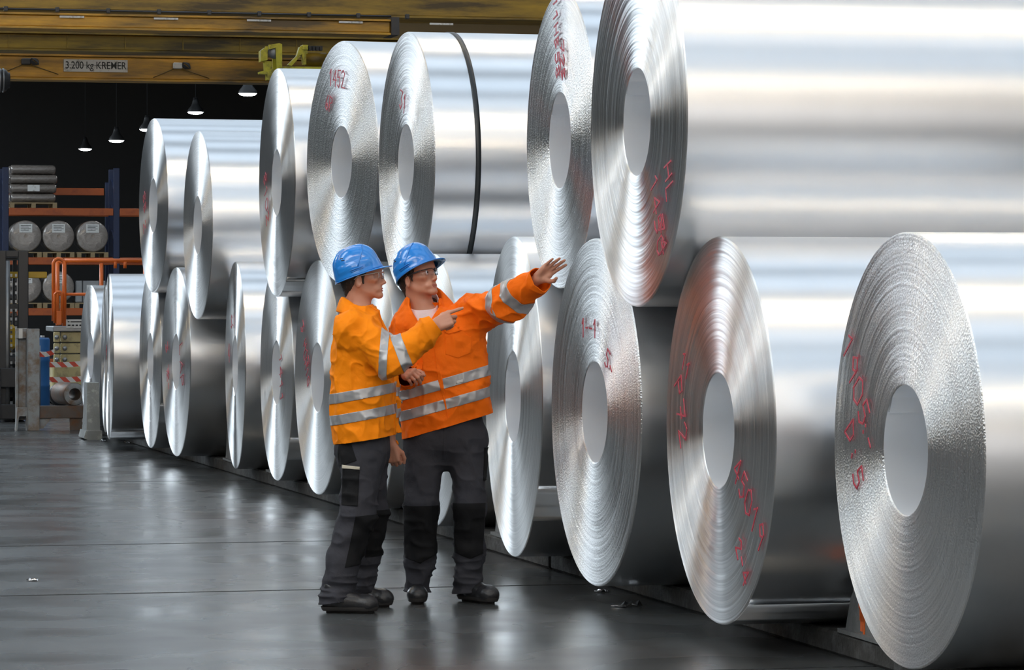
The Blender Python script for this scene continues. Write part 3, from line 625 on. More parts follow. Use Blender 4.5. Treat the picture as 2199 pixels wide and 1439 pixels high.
for (x0, y0, x1, y1) in ((84, 760, 116, 755), (106, 783, 215, 775), (106, 815, 215, 808)):
    n = 14; vs = []; 
    for i in range(n+1):
        s = i/n; x = TX(x0)+(TX(x1)-TX(x0))*s; z = TZ(y0)+(TZ(y1)-TZ(y0))*s-.02*math.sin(math.pi*s)
        for dz in (-.036, .036): vs += [(x, -.025+.004*math.sin(i*1.7), z+dz), (x, -.022+.004*math.sin(i*1.7), z+dz)]
    fs = []
    for i in range(n): a, b = i*4, i*4+4; fs += [(a, b, b+2, a+2), (a+1, a+3, b+3, b+1), (a, a+1, b+1, b), (a+2, b+2, b+3, a+3)]
    MB().add(vs, fs).build('tape', M['tape'], tp)
# ------------------------------------------------------------------ forklift at the left
UF = 42.5; fo = at_u(30, 643, UF); fo.z = 0; mf = dep(30, UF)/FPX
FX = lambda px: (px-30)*mf; FZ = lambda py: CZ-(py-YH)*mf
M['fk'] = mat('forklift_black', (.022, .023, .026), .38, var=.3)
M['fky'] = mat('forklift_yellow', (.50, .31, .02), .45, var=.2)
fk = empty('forklift', fo, PHI, 'black forklift with tall mast parked behind the rusty stand', 'forklift')
for x, w_ in ((6, .09), (50, .13)):
    MB().box((FX(x)-w_/2, 0, .08), (FX(x)+w_/2, .07, FZ(538)), b=.008).build('mast_rail', M['fk'], fk)
    MB().box((FX(x)-w_/2+.02, .07, .08), (FX(x)+w_/2-.02, .13, FZ(552)), b=.008).build('inner_rail', M['fk'], fk)
for y in (545, 660, 775): MB().box((FX(6), .0, FZ(y)-.04), (FX(50), .05, FZ(y)+.04), b=.006).build('cross_member', M['fk'], fk, (0, .01, 0))
for x in (24, 34):
    for k in range(26): MB().box((-.012, -.01, 0), (.012, .01, .036)).build('chain_link', M['steel' if k % 2 else 'dark'], fk, (FX(x), -.02, .45+k*.055))
MB().tube([(FX(16), .03, .2), (FX(16), .03, FZ(560))], .035, 12).build('lift_cylinder', M['steel'], fk)
MB().box((FX(-30), -.08, FZ(832)), (FX(62), -.02, FZ(790)), b=.01).build('carriage', M['fk'], fk)
MB().box((FX(-30), -.09, FZ(900)), (FX(62), -.03, FZ(868)), b=.01).build('carriage', M['fk'], fk)
for x in (-10, 55): 
    MB().box((FX(x)-.06, -.14, .06), (FX(x)+.06, -.09, FZ(790)), b=.006).build('fork_shank', M['fk'], fk)
MB().box((FX(-130), .25, .25), (FX(62), 1.9, .85), b=.05).build('chassis', M['fk'], fk)
MB().box((FX(-120), 1.3, .85), (FX(55), 2.1, 1.25), b=.08).build('counterweight', M['fky'], fk)
MB().box((FX(-105), .45, .85), (FX(20), .75, 1.15), b=.03).build('dashboard', M['steel'], fk)
MB().box((FX(-70), .95, .85), (FX(0), 1.1, 1.45), b=.03).build('seat', M['black'], fk)
MB().box((FX(-130), .4, FZ(597)), (FX(107), .46, FZ(583)), b=.008).build('yellow_beam', M['fky'], fk)  # yellow beam of another machine behind the mast, attached to the forklift
for x in (-125, 58):
    for y in (.4, 1.9): MB().bar((FX(x), y, .85), (FX(x), y+(.1 if y < 1 else -.1), 2.05), .05).build('guard_post', M['fk'], fk)
MB().box((FX(-130), .4, 2.05), (FX(62), 1.85, 2.10), b=.01).build('guard_roof', M['fk'], fk)
MB().box((FX(54), .2, FZ(752)), (FX(60), .32, FZ(706)), b=.01).build('tail_lamp', M['fky'], fk)
My = Matrix.Identity(4)
for x, y, r in ((-120, .45, .28), (46, .45, .28), (-115, 1.75, .24), (44, 1.75, .24)):
    MB().lathe([(-.09, 0), (-.09, r*.6), (-.09, r-.03), (-.06, r), (.06, r), (.09, r-.03), (.09, r*.6), (.07, r*.5), (.07, 0)][::-1], 28).build('wheel', M['black'], fk, (FX(x), y, r))
# ------------------------------------------------------------------ rusty stand, tube, blue drum, end block
M['rust'] = mat('rusty_grey_paint', (.27, .29, .30), .6, var=.2, scale=5, dirt=(.17, .11, .07), dscale=7, damt=.6, bump=.2)
M['rusty'] = mat('rusty_steel', (.13, .105, .09), .55, metal=.4, var=.4, scale=7, dirt=(.17, .08, .04), dscale=6, bump=.25)
US = 39.6; so = at_u(60, 643, US); so.z = 0; ms = dep(60, US)/FPX
SX = lambda px: (px-60)*ms; SZ = lambda py: CZ-(py-YH)*ms
st = empty('steel_stand', so, PHI, 'rusty grey steel stand with upright channel post beside the forklift', 'stand')
MB().box((SX(59), -.06, 0), (SX(84), .0, SZ(706)), b=.005).build('flange', M['rust'], st)
MB().box((SX(36), .12, .12), (SX(41), .20, SZ(706)), b=.005).build('flange', M['rust'], st)
MB().box((SX(36), .10, SZ(727)), (SX(60), .16, SZ(705)), b=.005).build('cap_plate', M['rust'], st)
MB().box((SX(42), -.005, SZ(727)), (SX(50), .005, SZ(706))).build('tape_patch', M['white'], st, (0, .095, 0))
MB().box((SX(41), .17, .12), (SX(60), .19, SZ(706))).build('web', M['rust'], st)
MB().box((SX(58), 0, .12), (SX(63), .20, SZ(706))).build('web', M['rust'], st)
MB().prism([(SX(34), 0), (SX(37), 0), (SX(41), .17), (SX(56), .17), (SX(58), .0), (SX(60), 0), (SX(60), .27), (SX(37), .27)], -.02, .16).build('foot', M['rust'], st)
MB().box((SX(84), -.02, SZ(899)), (SX(182), .12, SZ(872)), b=.006).build('base_beam', M['rusty'], st)
MB().prism([(SX(84), .02), (SX(92), .02), (SX(110), SZ(899)), (SX(84), SZ(899))], .0, .03).build('gusset', M['rust'], st)
MB().box((SX(150), .0, 0), (SX(176), .10, SZ(899))).build('foot_block', M['rusty'], st)
# thick tube lying on the base beam
rt = 24.5*ms; tube_o = so+V*SX(160)+U*(-.02)+Vector((0, 0, SZ(872)+.001))
tb = empty('steel_tube', tube_o, math.radians(112), 'thick walled rusty steel tube lying on the base of the stand', 'tube')
MB().lathe([(0.002, rt*.96), (.008, rt), (.62, rt), (.63, rt*.97), (.63, rt*.54)][::-1], 40).build('wall', M['rusty'], tb, (0, 0, rt))
MB().lathe([(0, rt*.54), (0, rt*.94), (.002, rt*.96)][::-1], 40).build('end_ring', M['rust'], tb, (0, 0, rt))
MB().lathe([(0.0, rt*.54), (.626, rt*.54)], 40).build('bore', M['rusty'], tb, (0, 0, rt))
dr = empty('blue_drum', at_u(79, 643, 47.5)-Vector((0, 0, CZ)), PHI, 'small blue drum standing behind the stand post', 'drum')
MB().lathe([(0, 0), (0, .17), (.03, .185), (.3, .18), (.32, .19), (.34, .18), (.66, .18), (.68, .19), (.70, .18), (.97, .185), (1.0, .17), (1.0, 0)][::-1], 24, Matrix.Rotation(-math.pi/2, 4, 'Y')).build('body', mat('drum_blue', (.03, .14, .38), .4), dr)
MB().lathe([(1.0, 0), (1.0, .03), (1.03, .03), (1.03, 0)][::-1], 12, Matrix.Rotation(-math.pi/2, 4, 'Y')).build('bung', M['white'], dr, (.08, 0, 0))
UB = 36.98; bo = at_u(208, 643, UB); bo.z = 0; mb_ = dep(205, UB)/FPX
bk = empty('steel_block', bo, PHI, 'scratched grey steel end block with sloping sides, beside the tube', 'block')
BX = lambda px: (px-208)*mb_; BZ = lambda py: CZ-(py-YH)*mb_
b0 = [(BX(184), -.1, .10), (BX(213), -.1, .10), (BX(213), .34, .10), (BX(184), .34, .10)]; b1 = [(BX(187), -.02, BZ(822)), (BX(212), -.02, BZ(822)), (BX(212), .28, BZ(822)), (BX(187), .28, BZ(822))]
M['block'] = mat('scratched_steel', (.22, .235, .235), .5, var=.3, scale=5, dirt=(.42, .44, .43), dscale=9, damt=.35, bump=.2)
MB().add(b0+b1, [(3, 2, 1, 0), (4, 5, 6, 7)]+[(i, (i+1) % 4, 4+(i+1) % 4, 4+i) for i in range(4)]).build('body', M['block'], bk)
MB().prism([(BX(176), .02), (BX(184), 0), (BX(215), 0), (BX(215), .1), (BX(180), .1)], -.2, .38).build('base_plate', M['block'], bk)
# ------------------------------------------------------------------ scraps of foil on the floor
M['foil'] = mat('foil', (.8, .8, .82), .25, metal=1, var=.1)
def scrap(px_, py_, size, label, seed):
    r = np.random.default_rng(seed); d = FPX*CZ/(py_-YH); p = PX(px_, py_, d); n = 6; vs = []; fs = []
    for i in range(n):
        for j in range(n): vs.append(((i/(n-1)-.5)*size*(1+.2*r.normal()), (j/(n-1)-.5)*size*.55*(1+.3*r.normal()), abs(r.normal())*size*.10+.004))
    for i in range(n-1):
        for j in range(n-1): fs.append((i*n+j, (i+1)*n+j, (i+1)*n+j+1, i*n+j+1))
    o = MB().add(vs, fs).build('foil_scrap', M['foil'], None, (p.x, p.y, 0), (0, 0, r.uniform(0, 3))); mm = o.modifiers.new('s', 'SOLIDIFY'); mm.thickness = .003
    tag(o, label, 'scrap', 'foil scraps on the floor')
scrap(1345, 1303, .13, 'crumpled foil scrap on the floor in front of the bearer, below the speckled coil', 1)
scrap(1292, 1272, .07, 'small foil scrap on the floor beside the bearer edge', 2)
scrap(222, 948, .10, 'thin foil scrap on the floor below the edge-on coil', 3)
scrap(70, 1248, .06, 'curled metal chip on the open floor near the scratched stains', 4)
scrap(275, 951, .05, 'tiny shiny scrap on the floor beside the bearers', 5)
# ------------------------------------------------------------------ bodies: signed distance fields meshed by surface nets
def A3(p): return np.array((p[0], p[1], p[2]), dtype=np.float32)
def smin(a, b, k):
    if k <= 0: return np.minimum(a, b)
    h = np.clip(.5+.5*(b-a)/k, 0, 1); return b*(1-h)+a*h-k*h*(1-h)
def d_cone(P, a, b, ra, rb, flat=None, s=1.0):
    a, b = A3(a), A3(b); ba = b-a; L2 = float(ba @ ba)+1e-12
    X, Y, Z = P[0]-a[0], P[1]-a[1], P[2]-a[2]
    t = np.clip((X*ba[0]+Y*ba[1]+Z*ba[2])/L2, 0, 1); X, Y, Z = X-t*ba[0], Y-t*ba[1], Z-t*ba[2]
    q = X*X+Y*Y+Z*Z
    if flat is not None:
        n = A3(flat); c = X*n[0]+Y*n[1]+Z*n[2]; q = q+(1/(s*s)-1)*c*c
    return np.sqrt(np.maximum(q, 1e-12))-(ra+(rb-ra)*t)
def d_ell(P, c, r, Rm=None):
    X, Y, Z = P[0]-c[0], P[1]-c[1], P[2]-c[2]
    if Rm is not None: X, Y, Z = (Rm[0][0]*X+Rm[1][0]*Y+Rm[2][0]*Z, Rm[0][1]*X+Rm[1][1]*Y+Rm[2][1]*Z, Rm[0][2]*X+Rm[1][2]*Y+Rm[2][2]*Z)
    k0 = np.sqrt((X/r[0])**2+(Y/r[1])**2+(Z/r[2])**2); k1 = np.sqrt((X/r[0]**2)**2+(Y/r[1]**2)**2+(Z/r[2]**2)**2)+1e-6
    return k0*(k0-1)/k1
def d_loft(P, zs, cx, cy, hx, hy, p=2.4):
    """upright trunk: centre and half sizes given at heights zs (ascending)"""
    X, Y, Z = P; z1 = np.asarray(Z, dtype=np.float32); f = lambda v: np.interp(z1, zs, v).astype(np.float32)
    HX, HY = f(hx), f(hy); q = (np.abs((X-f(cx))/HX)**p+np.abs((Y-f(cy))/HY)**p)**(1/p)
    d = (q-1)*np.minimum(HX, HY); return np.maximum(d, np.maximum(zs[0]-z1, z1-zs[-1]))
class Field:
    def __init__(s, lo, hi, h):
        s.lo = np.array(lo, np.float32); s.h = h; s.n = [int(math.ceil((b-a)/h))+1 for a, b in zip(lo, hi)]
        s.F = np.full(s.n, .5, np.float32); s.ax = [s.lo[i]+h*np.arange(s.n[i], dtype=np.float32) for i in range(3)]
    def op(s, fn, lo, hi, k=.0, sub=False):
        sl = []; co = []
        for i in range(3):
            a = max(0, int((lo[i]-s.lo[i])/s.h)); b = min(s.n[i], int((hi[i]-s.lo[i])/s.h)+2)
            if b <= a: return
            sl.append(slice(a, b)); sh = [1, 1, 1]; sh[i] = b-a; co.append(s.ax[i][a:b].reshape(sh))
        d = fn(co).astype(np.float32); d = np.broadcast_to(d, s.F[tuple(sl)].shape)
        s.F[tuple(sl)] = -smin(-s.F[tuple(sl)], d, k) if sub else smin(s.F[tuple(sl)], d, k)
    def cone(s, a, b, ra, rb, k=.01, flat=None, f=1.0, sub=False):
        a, b = A3(a), A3(b); m = max(ra, rb)*max(1, f)+k+.03; s.op(lambda P: d_cone(P, a, b, ra, rb, flat, f), np.minimum(a, b)-m, np.maximum(a, b)+m, k, sub); return s
    def chain(s, pts, rs, k=.01, flat=None, f=1.0):
        for i in range(len(pts)-1): s.cone(pts[i], pts[i+1], rs[i], rs[i+1], k, flat, f)
        return s
    def ell(s, c, r, Rm=None, k=.01, sub=False):
        c = A3(c); m = max(r)+k+.03; s.op(lambda P: d_ell(P, c, r, Rm), c-m, c+m, k, sub); return s
    def loft(s, zs, cx, cy, hx, hy, k=.01, p=2.4):
        m = k+.04; s.op(lambda P: d_loft(P, zs, cx, cy, hx, hy, p), (min(np.array(cx)-hx)-m, min(np.array(cy)-hy)-m, zs[0]-m), (max(np.array(cx)+hx)+m, max(np.array(cy)+hy)+m, zs[-1]+m), k); return s
    def nets(s):
        F = s.F; ins = F < 0; n0, n1, n2 = F.shape
        c = np.zeros((n0-1, n1-1, n2-1), np.uint8)
        for i in (0, 1):
            for j in (0, 1):
                for k in (0, 1): c += ins[i:n0-1+i, j:n1-1+j, k:n2-1+k]
        act = (c > 0) & (c < 8); idx = np.argwhere(act); ids = np.full(act.shape, -1, np.int32); ids[act] = np.arange(len(idx))
        acc = np.zeros((len(idx), 3), np.float32); cnt = np.zeros(len(idx), np.float32)
        cor = [(i, j, k) for i in (0, 1) for j in (0, 1) for k in (0, 1)]
        val = {q: F[idx[:, 0]+q[0], idx[:, 1]+q[1], idx[:, 2]+q[2]] for q in cor}
        for q in cor:
            for ax in range(3):
                if q[ax]: continue
                r = list(q); r[ax] = 1; a, b = val[q], val[tuple(r)]; m = (a < 0) != (b < 0); t = np.where(m, a/np.where(m, a-b, 1), 0)
                for e in range(3): acc[:, e] += np.where(m, q[e]+(t if e == ax else 0), 0)
                cnt += m
        v = s.lo+(idx+acc/cnt[:, None])*s.h; quads = []
        for ax in range(3):
            sl0 = [slice(None)]*3; sl1 = [slice(None)]*3; sl0[ax] = slice(0, -1); sl1[ax] = slice(1, None)
            o1, o2 = [(1, 2), (2, 0), (0, 1)][ax]
            e = np.argwhere(ins[tuple(sl0)] != ins[tuple(sl1)]); e = e[(e[:, o1] > 0) & (e[:, o2] > 0) & (e[:, o1] < F.shape[o1]-1) & (e[:, o2] < F.shape[o2]-1)]
            g = lambda da, db: ids[tuple((e[:, i]-(da if i == o1 else db if i == o2 else 0)) for i in range(3))]
            q = np.stack([g(1, 1), g(0, 1), g(0, 0), g(1, 0)], 1); fl_ = ins[tuple(e.T)]
            q[~fl_] = q[~fl_][:, ::-1]; quads.append(q)
        return v, np.concatenate(quads)
def np_mesh(name, v, q):
    me = bpy.data.meshes.new(name); me.vertices.add(len(v)); me.vertices.foreach_set('co', np.asarray(v, np.float32).ravel())
    me.loops.add(q.size); me.loops.foreach_set('vertex_index', q.astype(np.int32).ravel()); me.polygons.add(len(q)); me.polygons.foreach_set('loop_start', np.arange(0, q.size, 4, dtype=np.int32))
    me.polygons.foreach_set('use_smooth', np.ones(len(q), bool)); me.update(calc_edges=True); me.validate(); return me
def normals(v, q):
    n = np.cross(v[q[:, 2]]-v[q[:, 0]], v[q[:, 3]]-v[q[:, 1]]); N = np.zeros_like(v)
    for i in range(4): np.add.at(N, q[:, i], n)
    return N/(np.linalg.norm(N, axis=1, keepdims=True)+1e-9)
def relax(v, q, it=2, lam=.5):
    e = np.concatenate([q[:, [i, (i+1) % 4]] for i in range(4)])
    for _ in range(it):
        s = np.zeros_like(v); c = np.zeros(len(v), np.float32); np.add.at(s, e[:, 0], v[e[:, 1]]); np.add.at(c, e[:, 0], 1); v = v+lam*(s/np.maximum(c, 1)[:, None]-v)
    return v
def vnoise(p, seed=0):
    """smooth lattice noise in [-1,1]"""
    i = np.floor(p).astype(np.int64); f = p-i; f = f*f*f*(f*(f*6-15)+10); out = 0
    for a in (0, 1):
        for b in (0, 1):
            for c in (0, 1):
                h = ((i[:, 0]+a)*374761393+(i[:, 1]+b)*668265263+(i[:, 2]+c)*2147483647+seed*1274126177) & 0xffffffff
                h = ((h ^ (h >> 13))*1274126177) & 0xffffffff; h = (h ^ (h >> 16)) & 0xffff
                out = out+(h/32767.5-1)*(f[:, 0] if a else 1-f[:, 0])*(f[:, 1] if b else 1-f[:, 1])*(f[:, 2] if c else 1-f[:, 2])
    return out
def ridged(p, seed):
    r = 1-2*np.abs(vnoise(p, seed)); return np.sign(r)*np.abs(r)**1.3
def bm_of(me): bm = bmesh.new(); bm.from_mesh(me); return bm
def cut(bm, co, no, keep_pos=True):
    """keep the side the normal points to"""
    bmesh.ops.bisect_plane(bm, geom=bm.verts[:]+bm.edges[:]+bm.faces[:], dist=1e-5, plane_co=Vector(co), plane_no=Vector(no), clear_inner=keep_pos, clear_outer=not keep_pos)
def patch(name, me, sel, planes, off, m, parent, thick=0):
    """a piece of cloth lying on a garment: the garment's own surface inside some planes, lifted off it"""
    bm = bm_of(me); co = np.array([v.co for v in bm.verts], np.float32); ok = sel(co); bm.verts.ensure_lookup_table()
    bmesh.ops.delete(bm, geom=[v for v, o in zip(bm.verts, ok) if not o], context='VERTS')
    for c_, n_ in planes: cut(bm, c_, n_)
    bm.normal_update()
    for v in bm.verts: v.co += v.normal*off
    r = bpy.data.meshes.new(name); bm.to_mesh(r); bm.free(); r.materials.clear(); smooth(r)
    o = obj(name, r, m, parent)
    if thick: s = o.modifiers.new('thick', 'SOLIDIFY'); s.thickness = thick; s.offset = -1
    return o
# materials of people
def cloth(name, col, rough=.75, weave=420, bump=.12, fold=.25, fscale=16, var=.12):
    t = NT(name); t.set(Roughness=rough); t.b.inputs['Specular IOR Level'].default_value = .18
    tc = t.n('TexCoord'); o = tc.outputs['Object']; n1 = t.n('TexNoise', i_Scale=5, i_Detail=4); t.l(o, n1.inputs['Vector'])
    mx = t.n('Mix', data_type='RGBA'); mx.inputs[6].default_value = c4([c*(1-var) for c in col]); mx.inputs[7].default_value = c4([min(1, c*(1+var)) for c in col]); t.l(n1.outputs[0], mx.inputs[0]); t.l(mx.outputs[2], t.b.inputs['Base Color'])
    n2 = t.n('TexNoise', i_Scale=fscale, i_Detail=5, i_Distortion=.8); t.l(o, n2.inputs['Vector']); b1 = t.n('Bump', i_Strength=fold, i_Distance=.02); t.l(n2.outputs[0], b1.inputs['Height'])
    n3 = t.n('TexNoise', i_Scale=weave, i_Detail=1); t.l(o, n3.inputs['Vector']); b2 = t.n('Bump', i_Strength=bump, i_Distance=.002); t.l(n3.outputs[0], b2.inputs['Height']); t.l(b1.outputs[0], b2.inputs['Normal']); t.l(b2.outputs[0], t.b.inputs['Normal'])
    return t.m
def skin_mat(name, col):
    t = NT(name); t.set(Base_Color=c4(col), Roughness=.46); t.b.inputs['Subsurface Weight'].default_value = .12; t.b.inputs['Subsurface Radius'].default_value = (.012, .005, .003); t.b.inputs['Subsurface Scale'].default_value = 1
    tc = t.n('TexCoord'); n1 = t.n('TexNoise', i_Scale=30, i_Detail=4); t.l(tc.outputs['Object'], n1.inputs['Vector']); mx = t.n('Mix', data_type='RGBA'); mx.inputs[6].default_value = c4([col[0]*.93, col[1]*.84, col[2]*.82]); mx.inputs[7].default_value = c4([min(1, c*1.07) for c in col]); t.l(n1.outputs[0], mx.inputs[0]); t.l(mx.outputs[2], t.b.inputs['Base Color'])
    return t.m
M['skin'] = skin_mat('skin', (.52, .255, .165))
M['lip'] = skin_mat('lip', (.40, .13, .10))
M['hair'] = mat('dark_brown_hair', (.022, .014, .010), .5, var=.5, scale=150, bump=.8, bscale=160, stretch=(1, 1, .25))
M['jack1'] = cloth('orange_yellow_jacket', (1.0, .25, .002)); M['jack2'] = cloth('orange_jacket', (1.0, .165, .004))
M['trous'] = cloth('charcoal_trousers', (.040, .040, .048), .8); M['patch'] = cloth('black_patch', (.008, .008, .009), .75, fold=.15)
M['shirt'] = cloth('pale_pink_shirt', (.78, .66, .68), .7); M['tee'] = cloth('black_shirt', (.015, .015, .018))
M['refl'] = NT('reflective_tape').set(Base_Color=(.42, .42, .43, 1), Roughness=.38, Metallic=.45).m
M['piping'] = mat('beige_piping', (.55, .5, .4), .6)
M['helmet'] = NT('blue_helmet_plastic').set(Base_Color=(.018, .215, .66, 1), Roughness=.24).m; M['helmet'].node_tree.nodes['Principled BSDF'].inputs['Coat Weight'].default_value = .4
M['leather'] = mat('black_leather', (.016, .016, .018), .35, var=.3, bump=.15, bscale=120); M['sole'] = mat('rubber_sole', (.03, .027, .026), .6)
M['lace'] = mat('dark_red_lace', (.10, .02, .025), .7); M['eye'] = NT('eye_white').set(Base_Color=(.7, .68, .66, 1), Roughness=.15).m; M['iris'] = NT('iris').set(Base_Color=(.03, .022, .018, 1), Roughness=.1).m
gl = NT('clear_lens').set(Base_Color=(.96, .98, 1, 1), Roughness=.03, IOR=1.12); gl.b.inputs['Transmission Weight'].default_value = 1.0; M['lens'] = gl.m
M['frame'] = NT('glasses_frame').set(Base_Color=(.03, .03, .035, 1), Roughness=.3).m; M['frame_c'] = NT('clear_frame').set(Base_Color=(.45, .43, .42, 1), Roughness=.2).m
def frame(fwd, up=(0, 0, 1)):
    f = Vector(fwd).normalized(); y = Vector(up).cross(f).normalized(); z = f.cross(y); return np.array([[f.x, y.x, z.x], [f.y, y.y, z.y], [f.z, y.z, z.z]], np.float32)   # columns x, y, z
def add_head(F, c, Rm):
    L = lambda x, y, z: c+Rm @ np.array((x, y, z), np.float32)
    E = lambda p, r, k, sub=False: F.ell(L(*p), r, Rm, k, sub)
    E((-.012, 0, .035), (.098, .077, .086), .01); E((.024, 0, -.034), (.064, .056, .080), .028); E((.052, 0, .035), (.048, .062, .05), .02)
    for s in (-1, 1):
        F.cone(L(-.012, s*.052, -.052), L(.074, s*.014, -.099), .0175, .015, .02)          # jaw line
        E((.060, s*.043, -.020), (.025, .020, .018), .016); E((.052, s*.068, -.060), (.03, .012, .022), .02, True); E((.066, s*.030, .018), (.026, .030, .010), .012)   # cheekbone, brow
        E((.095, s*.033, .0), (.019, .017, .0125), .010, True)                                                 # eye socket
        E((.0755, s*.031, -.001), (.0155, .0155, .0125), .003)                                                   # lids
        E((.097, s*.011, -.042), (.011, .0075, .007), .007)
        F.ell(L(-.008, s*.081, -.028), (.020, .0085, .033), (Rm @ np.array(Matrix.Rotation(s*.38, 3, 'Z'), np.float32)), .004); F.ell(L(-.004, s*.089, -.026), (.011, .006, .020), Rm, .004, True)
        E((.074, s*.023, -.070), (.017, .015, .014), .014)
    E((.085, 0, -.099), (.0165, .020, .015), .016); F.cone(L(.084, 0, .010), L(.107, 0, -.034), .0075, .0085, .012); E((.109, 0, -.037), (.0095, .0090, .0085), .007)
    E((.086, 0, -.020), (.018, .0115, .026), .008); E((.078, 0, -.056), (.018, .026, .018), .012)
    F.cone(L(.088, -.018, -.0665), L(.088, .018, -.0665), .0065, .0065, .008); F.cone(L(.088, -.015, -.0785), L(.088, .015, -.0785), .0065, .0065, .008)
    F.cone(L(.097, -.020, -.0725), L(.097, .020, -.0725), .0028, .0028, .002, sub=True)
    return L
def add_hand(F, w, Rm, curls, thumb, side=1, sc=1.0, spread=0.0):
    """w wrist; Rm columns: x fingers, y thumb side, z back of the hand; curls in radians per joint for index..little"""
    L = lambda x, y, z: w+Rm @ (np.array((x, y*side, z), np.float32)*sc)
    for y in (-.029, -.010, .010, .028): F.cone(L(.004, y*.62, 0), L(.084-.10*abs(y), y, 0), .0155*sc, .0115*sc, .010)
    F.cone(L(.02, .022, -.008), L(.055, .026, -.010), .016*sc, .013*sc, .012); F.cone(L(.02, -.022, -.006), L(.06, -.026, -.006), .013*sc, .011*sc, .012)
    fin = [(.084, .029, (.043, .026, .022), .0092), (.088, .0095, (.047, .029, .023), .0095), (.084, -.0105, (.043, .027, .022), .0090), (.076, -.029, (.033, .020, .019), .0080)]
    out = []
    for (bx, by, seg, r), cu in zip(fin, curls):
        p = np.array((bx-.012, by, 0), np.float32); a = 0; q = L(*p); pts = [q]; yy = spread*by/.03
        for s, c in zip(seg, cu):
            a += c; p = p+np.array((math.cos(a)*s, yy*s*math.cos(a), -math.sin(a)*s), np.float32); pts.append(L(*p))
        F.chain(pts, [r*sc*1.06, r*sc, r*sc*.93, r*sc*.82], .0025); out.append(pts[-1])
    p = np.array((.022, .024, -.008), np.float32); pts = [L(*p)]
    for s, d in zip((.040, .032, .026), thumb):
        d = np.array(d, np.float32); p = p+d/np.linalg.norm(d)*s; pts.append(L(*p))
    F.chain(pts, [.0145*sc, .0115*sc, .0105*sc, .0085*sc], .006)
def limb_dist(co, pts, rs):
    P = (co[:, 0], co[:, 1], co[:, 2]); return np.min([d_cone(P, pts[i], pts[i+1], rs[i], rs[i+1]) for i in range(len(pts)-1)], 0)
def helmet(parent, c, Rm, lab):
    """c: centre of the rim plane; Rm columns forward, left, up"""
    M4 = Matrix([[*map(float, Rm[0]), c[0]], [*map(float, Rm[1]), c[1]], [*map(float, Rm[2]), c[2]], [0, 0, 0, 1]])
    n, m = 96, 26; vs = []; fs = []; H, a, b = .148, .124, .106
    def shell(az, t, off=0):
        r = math.cos(t*math.pi/2)**.72 if t < 1 else 0; z = H*math.sin(t*math.pi/2)**1.02
        x, y = math.cos(az)*a*r, math.sin(az)*b*r
        rid = .006*max(0, 1-(y/.030)**4)*min(1, max(0, (t-.25)/.2)) if abs(y) < .03 else 0          # crown ridge
        bn = .004*(1 if .13 < t < .3 and abs(abs(az)-math.pi/2) < .85 else 0)                       # raised side panel
        lo_ = .004*max(0, 1-t/.08)
        nrm = Vector((math.cos(az)/a, math.sin(az)/b, t*9)).normalized(); return Vector((x, y, z))+nrm*(rid+bn+lo_+off)
    for j in range(m):
        for i in range(n): vs.append(shell(2*math.pi*i/n-math.pi, j/m))
    vs.append(Vector((0, 0, H+.006)))
    for j in range(m-1):
        for i in range(n): fs.append((j*n+i, j*n+(i+1) % n, j*n+n+(i+1) % n, j*n+n+i))
    fs += [((m-1)*n+i, (m-1)*n+(i+1) % n, m*n) for i in range(n)]
    o = MB().add([M4 @ v for v in vs], fs, True).build('helmet', M['helmet'], parent); o['label'] = lab
    s = o.modifiers.new('t', 'SOLIDIFY'); s.thickness = .004; s.offset = -1
    # peak and rim gutter
    vs = []; fs = []; K = 60
    for i in range(K+1):
        az = -math.pi+2*math.pi*i/K; k = max(0, math.cos(az)); ext = .006+.040*k**2.2; dz = -.010*k**3
        x, y = math.cos(az), math.sin(az)
        for e, z, th in ((-.003, .004, 0), (ext, dz, 0), (ext, dz-.004, 0), (-.003, -.003, 0)): vs.append(M4 @ Vector((x*(a+e), y*(b+e), z)))
    for i in range(K):
        for j in range(4): fs.append((i*4+j, i*4+4+j, i*4+4+(j+1) % 4, i*4+(j+1) % 4))
    MB().add(vs, fs, True).build('peak', M['helmet'], o)
    for s in (-1, 1):
        for k in range(2):
            p = shell(s*(1.9+.1*k), .42+.07*k, .0012); q = shell(s*(2.08+.1*k), .44+.07*k, .0012); MB().tube([M4 @ p, M4 @ q], .0022, 6).build('vent_slot', M['black'], o)
        for k in range(2):
            pts = [M4 @ shell(s*az, .10+.035*k, .002) for az in np.linspace(1.2, 1.75, 8)]; MB().tube(pts, .0022, 6).build('rib', M['helmet'], o)
        pts = [M4 @ shell(s*(.35+1.05*q), .72-.55*q**1.5, .001) for q in np.linspace(0, 1, 12)]; MB().tube(pts, .003, 6).build('rib', M['helmet'], o)
    return o
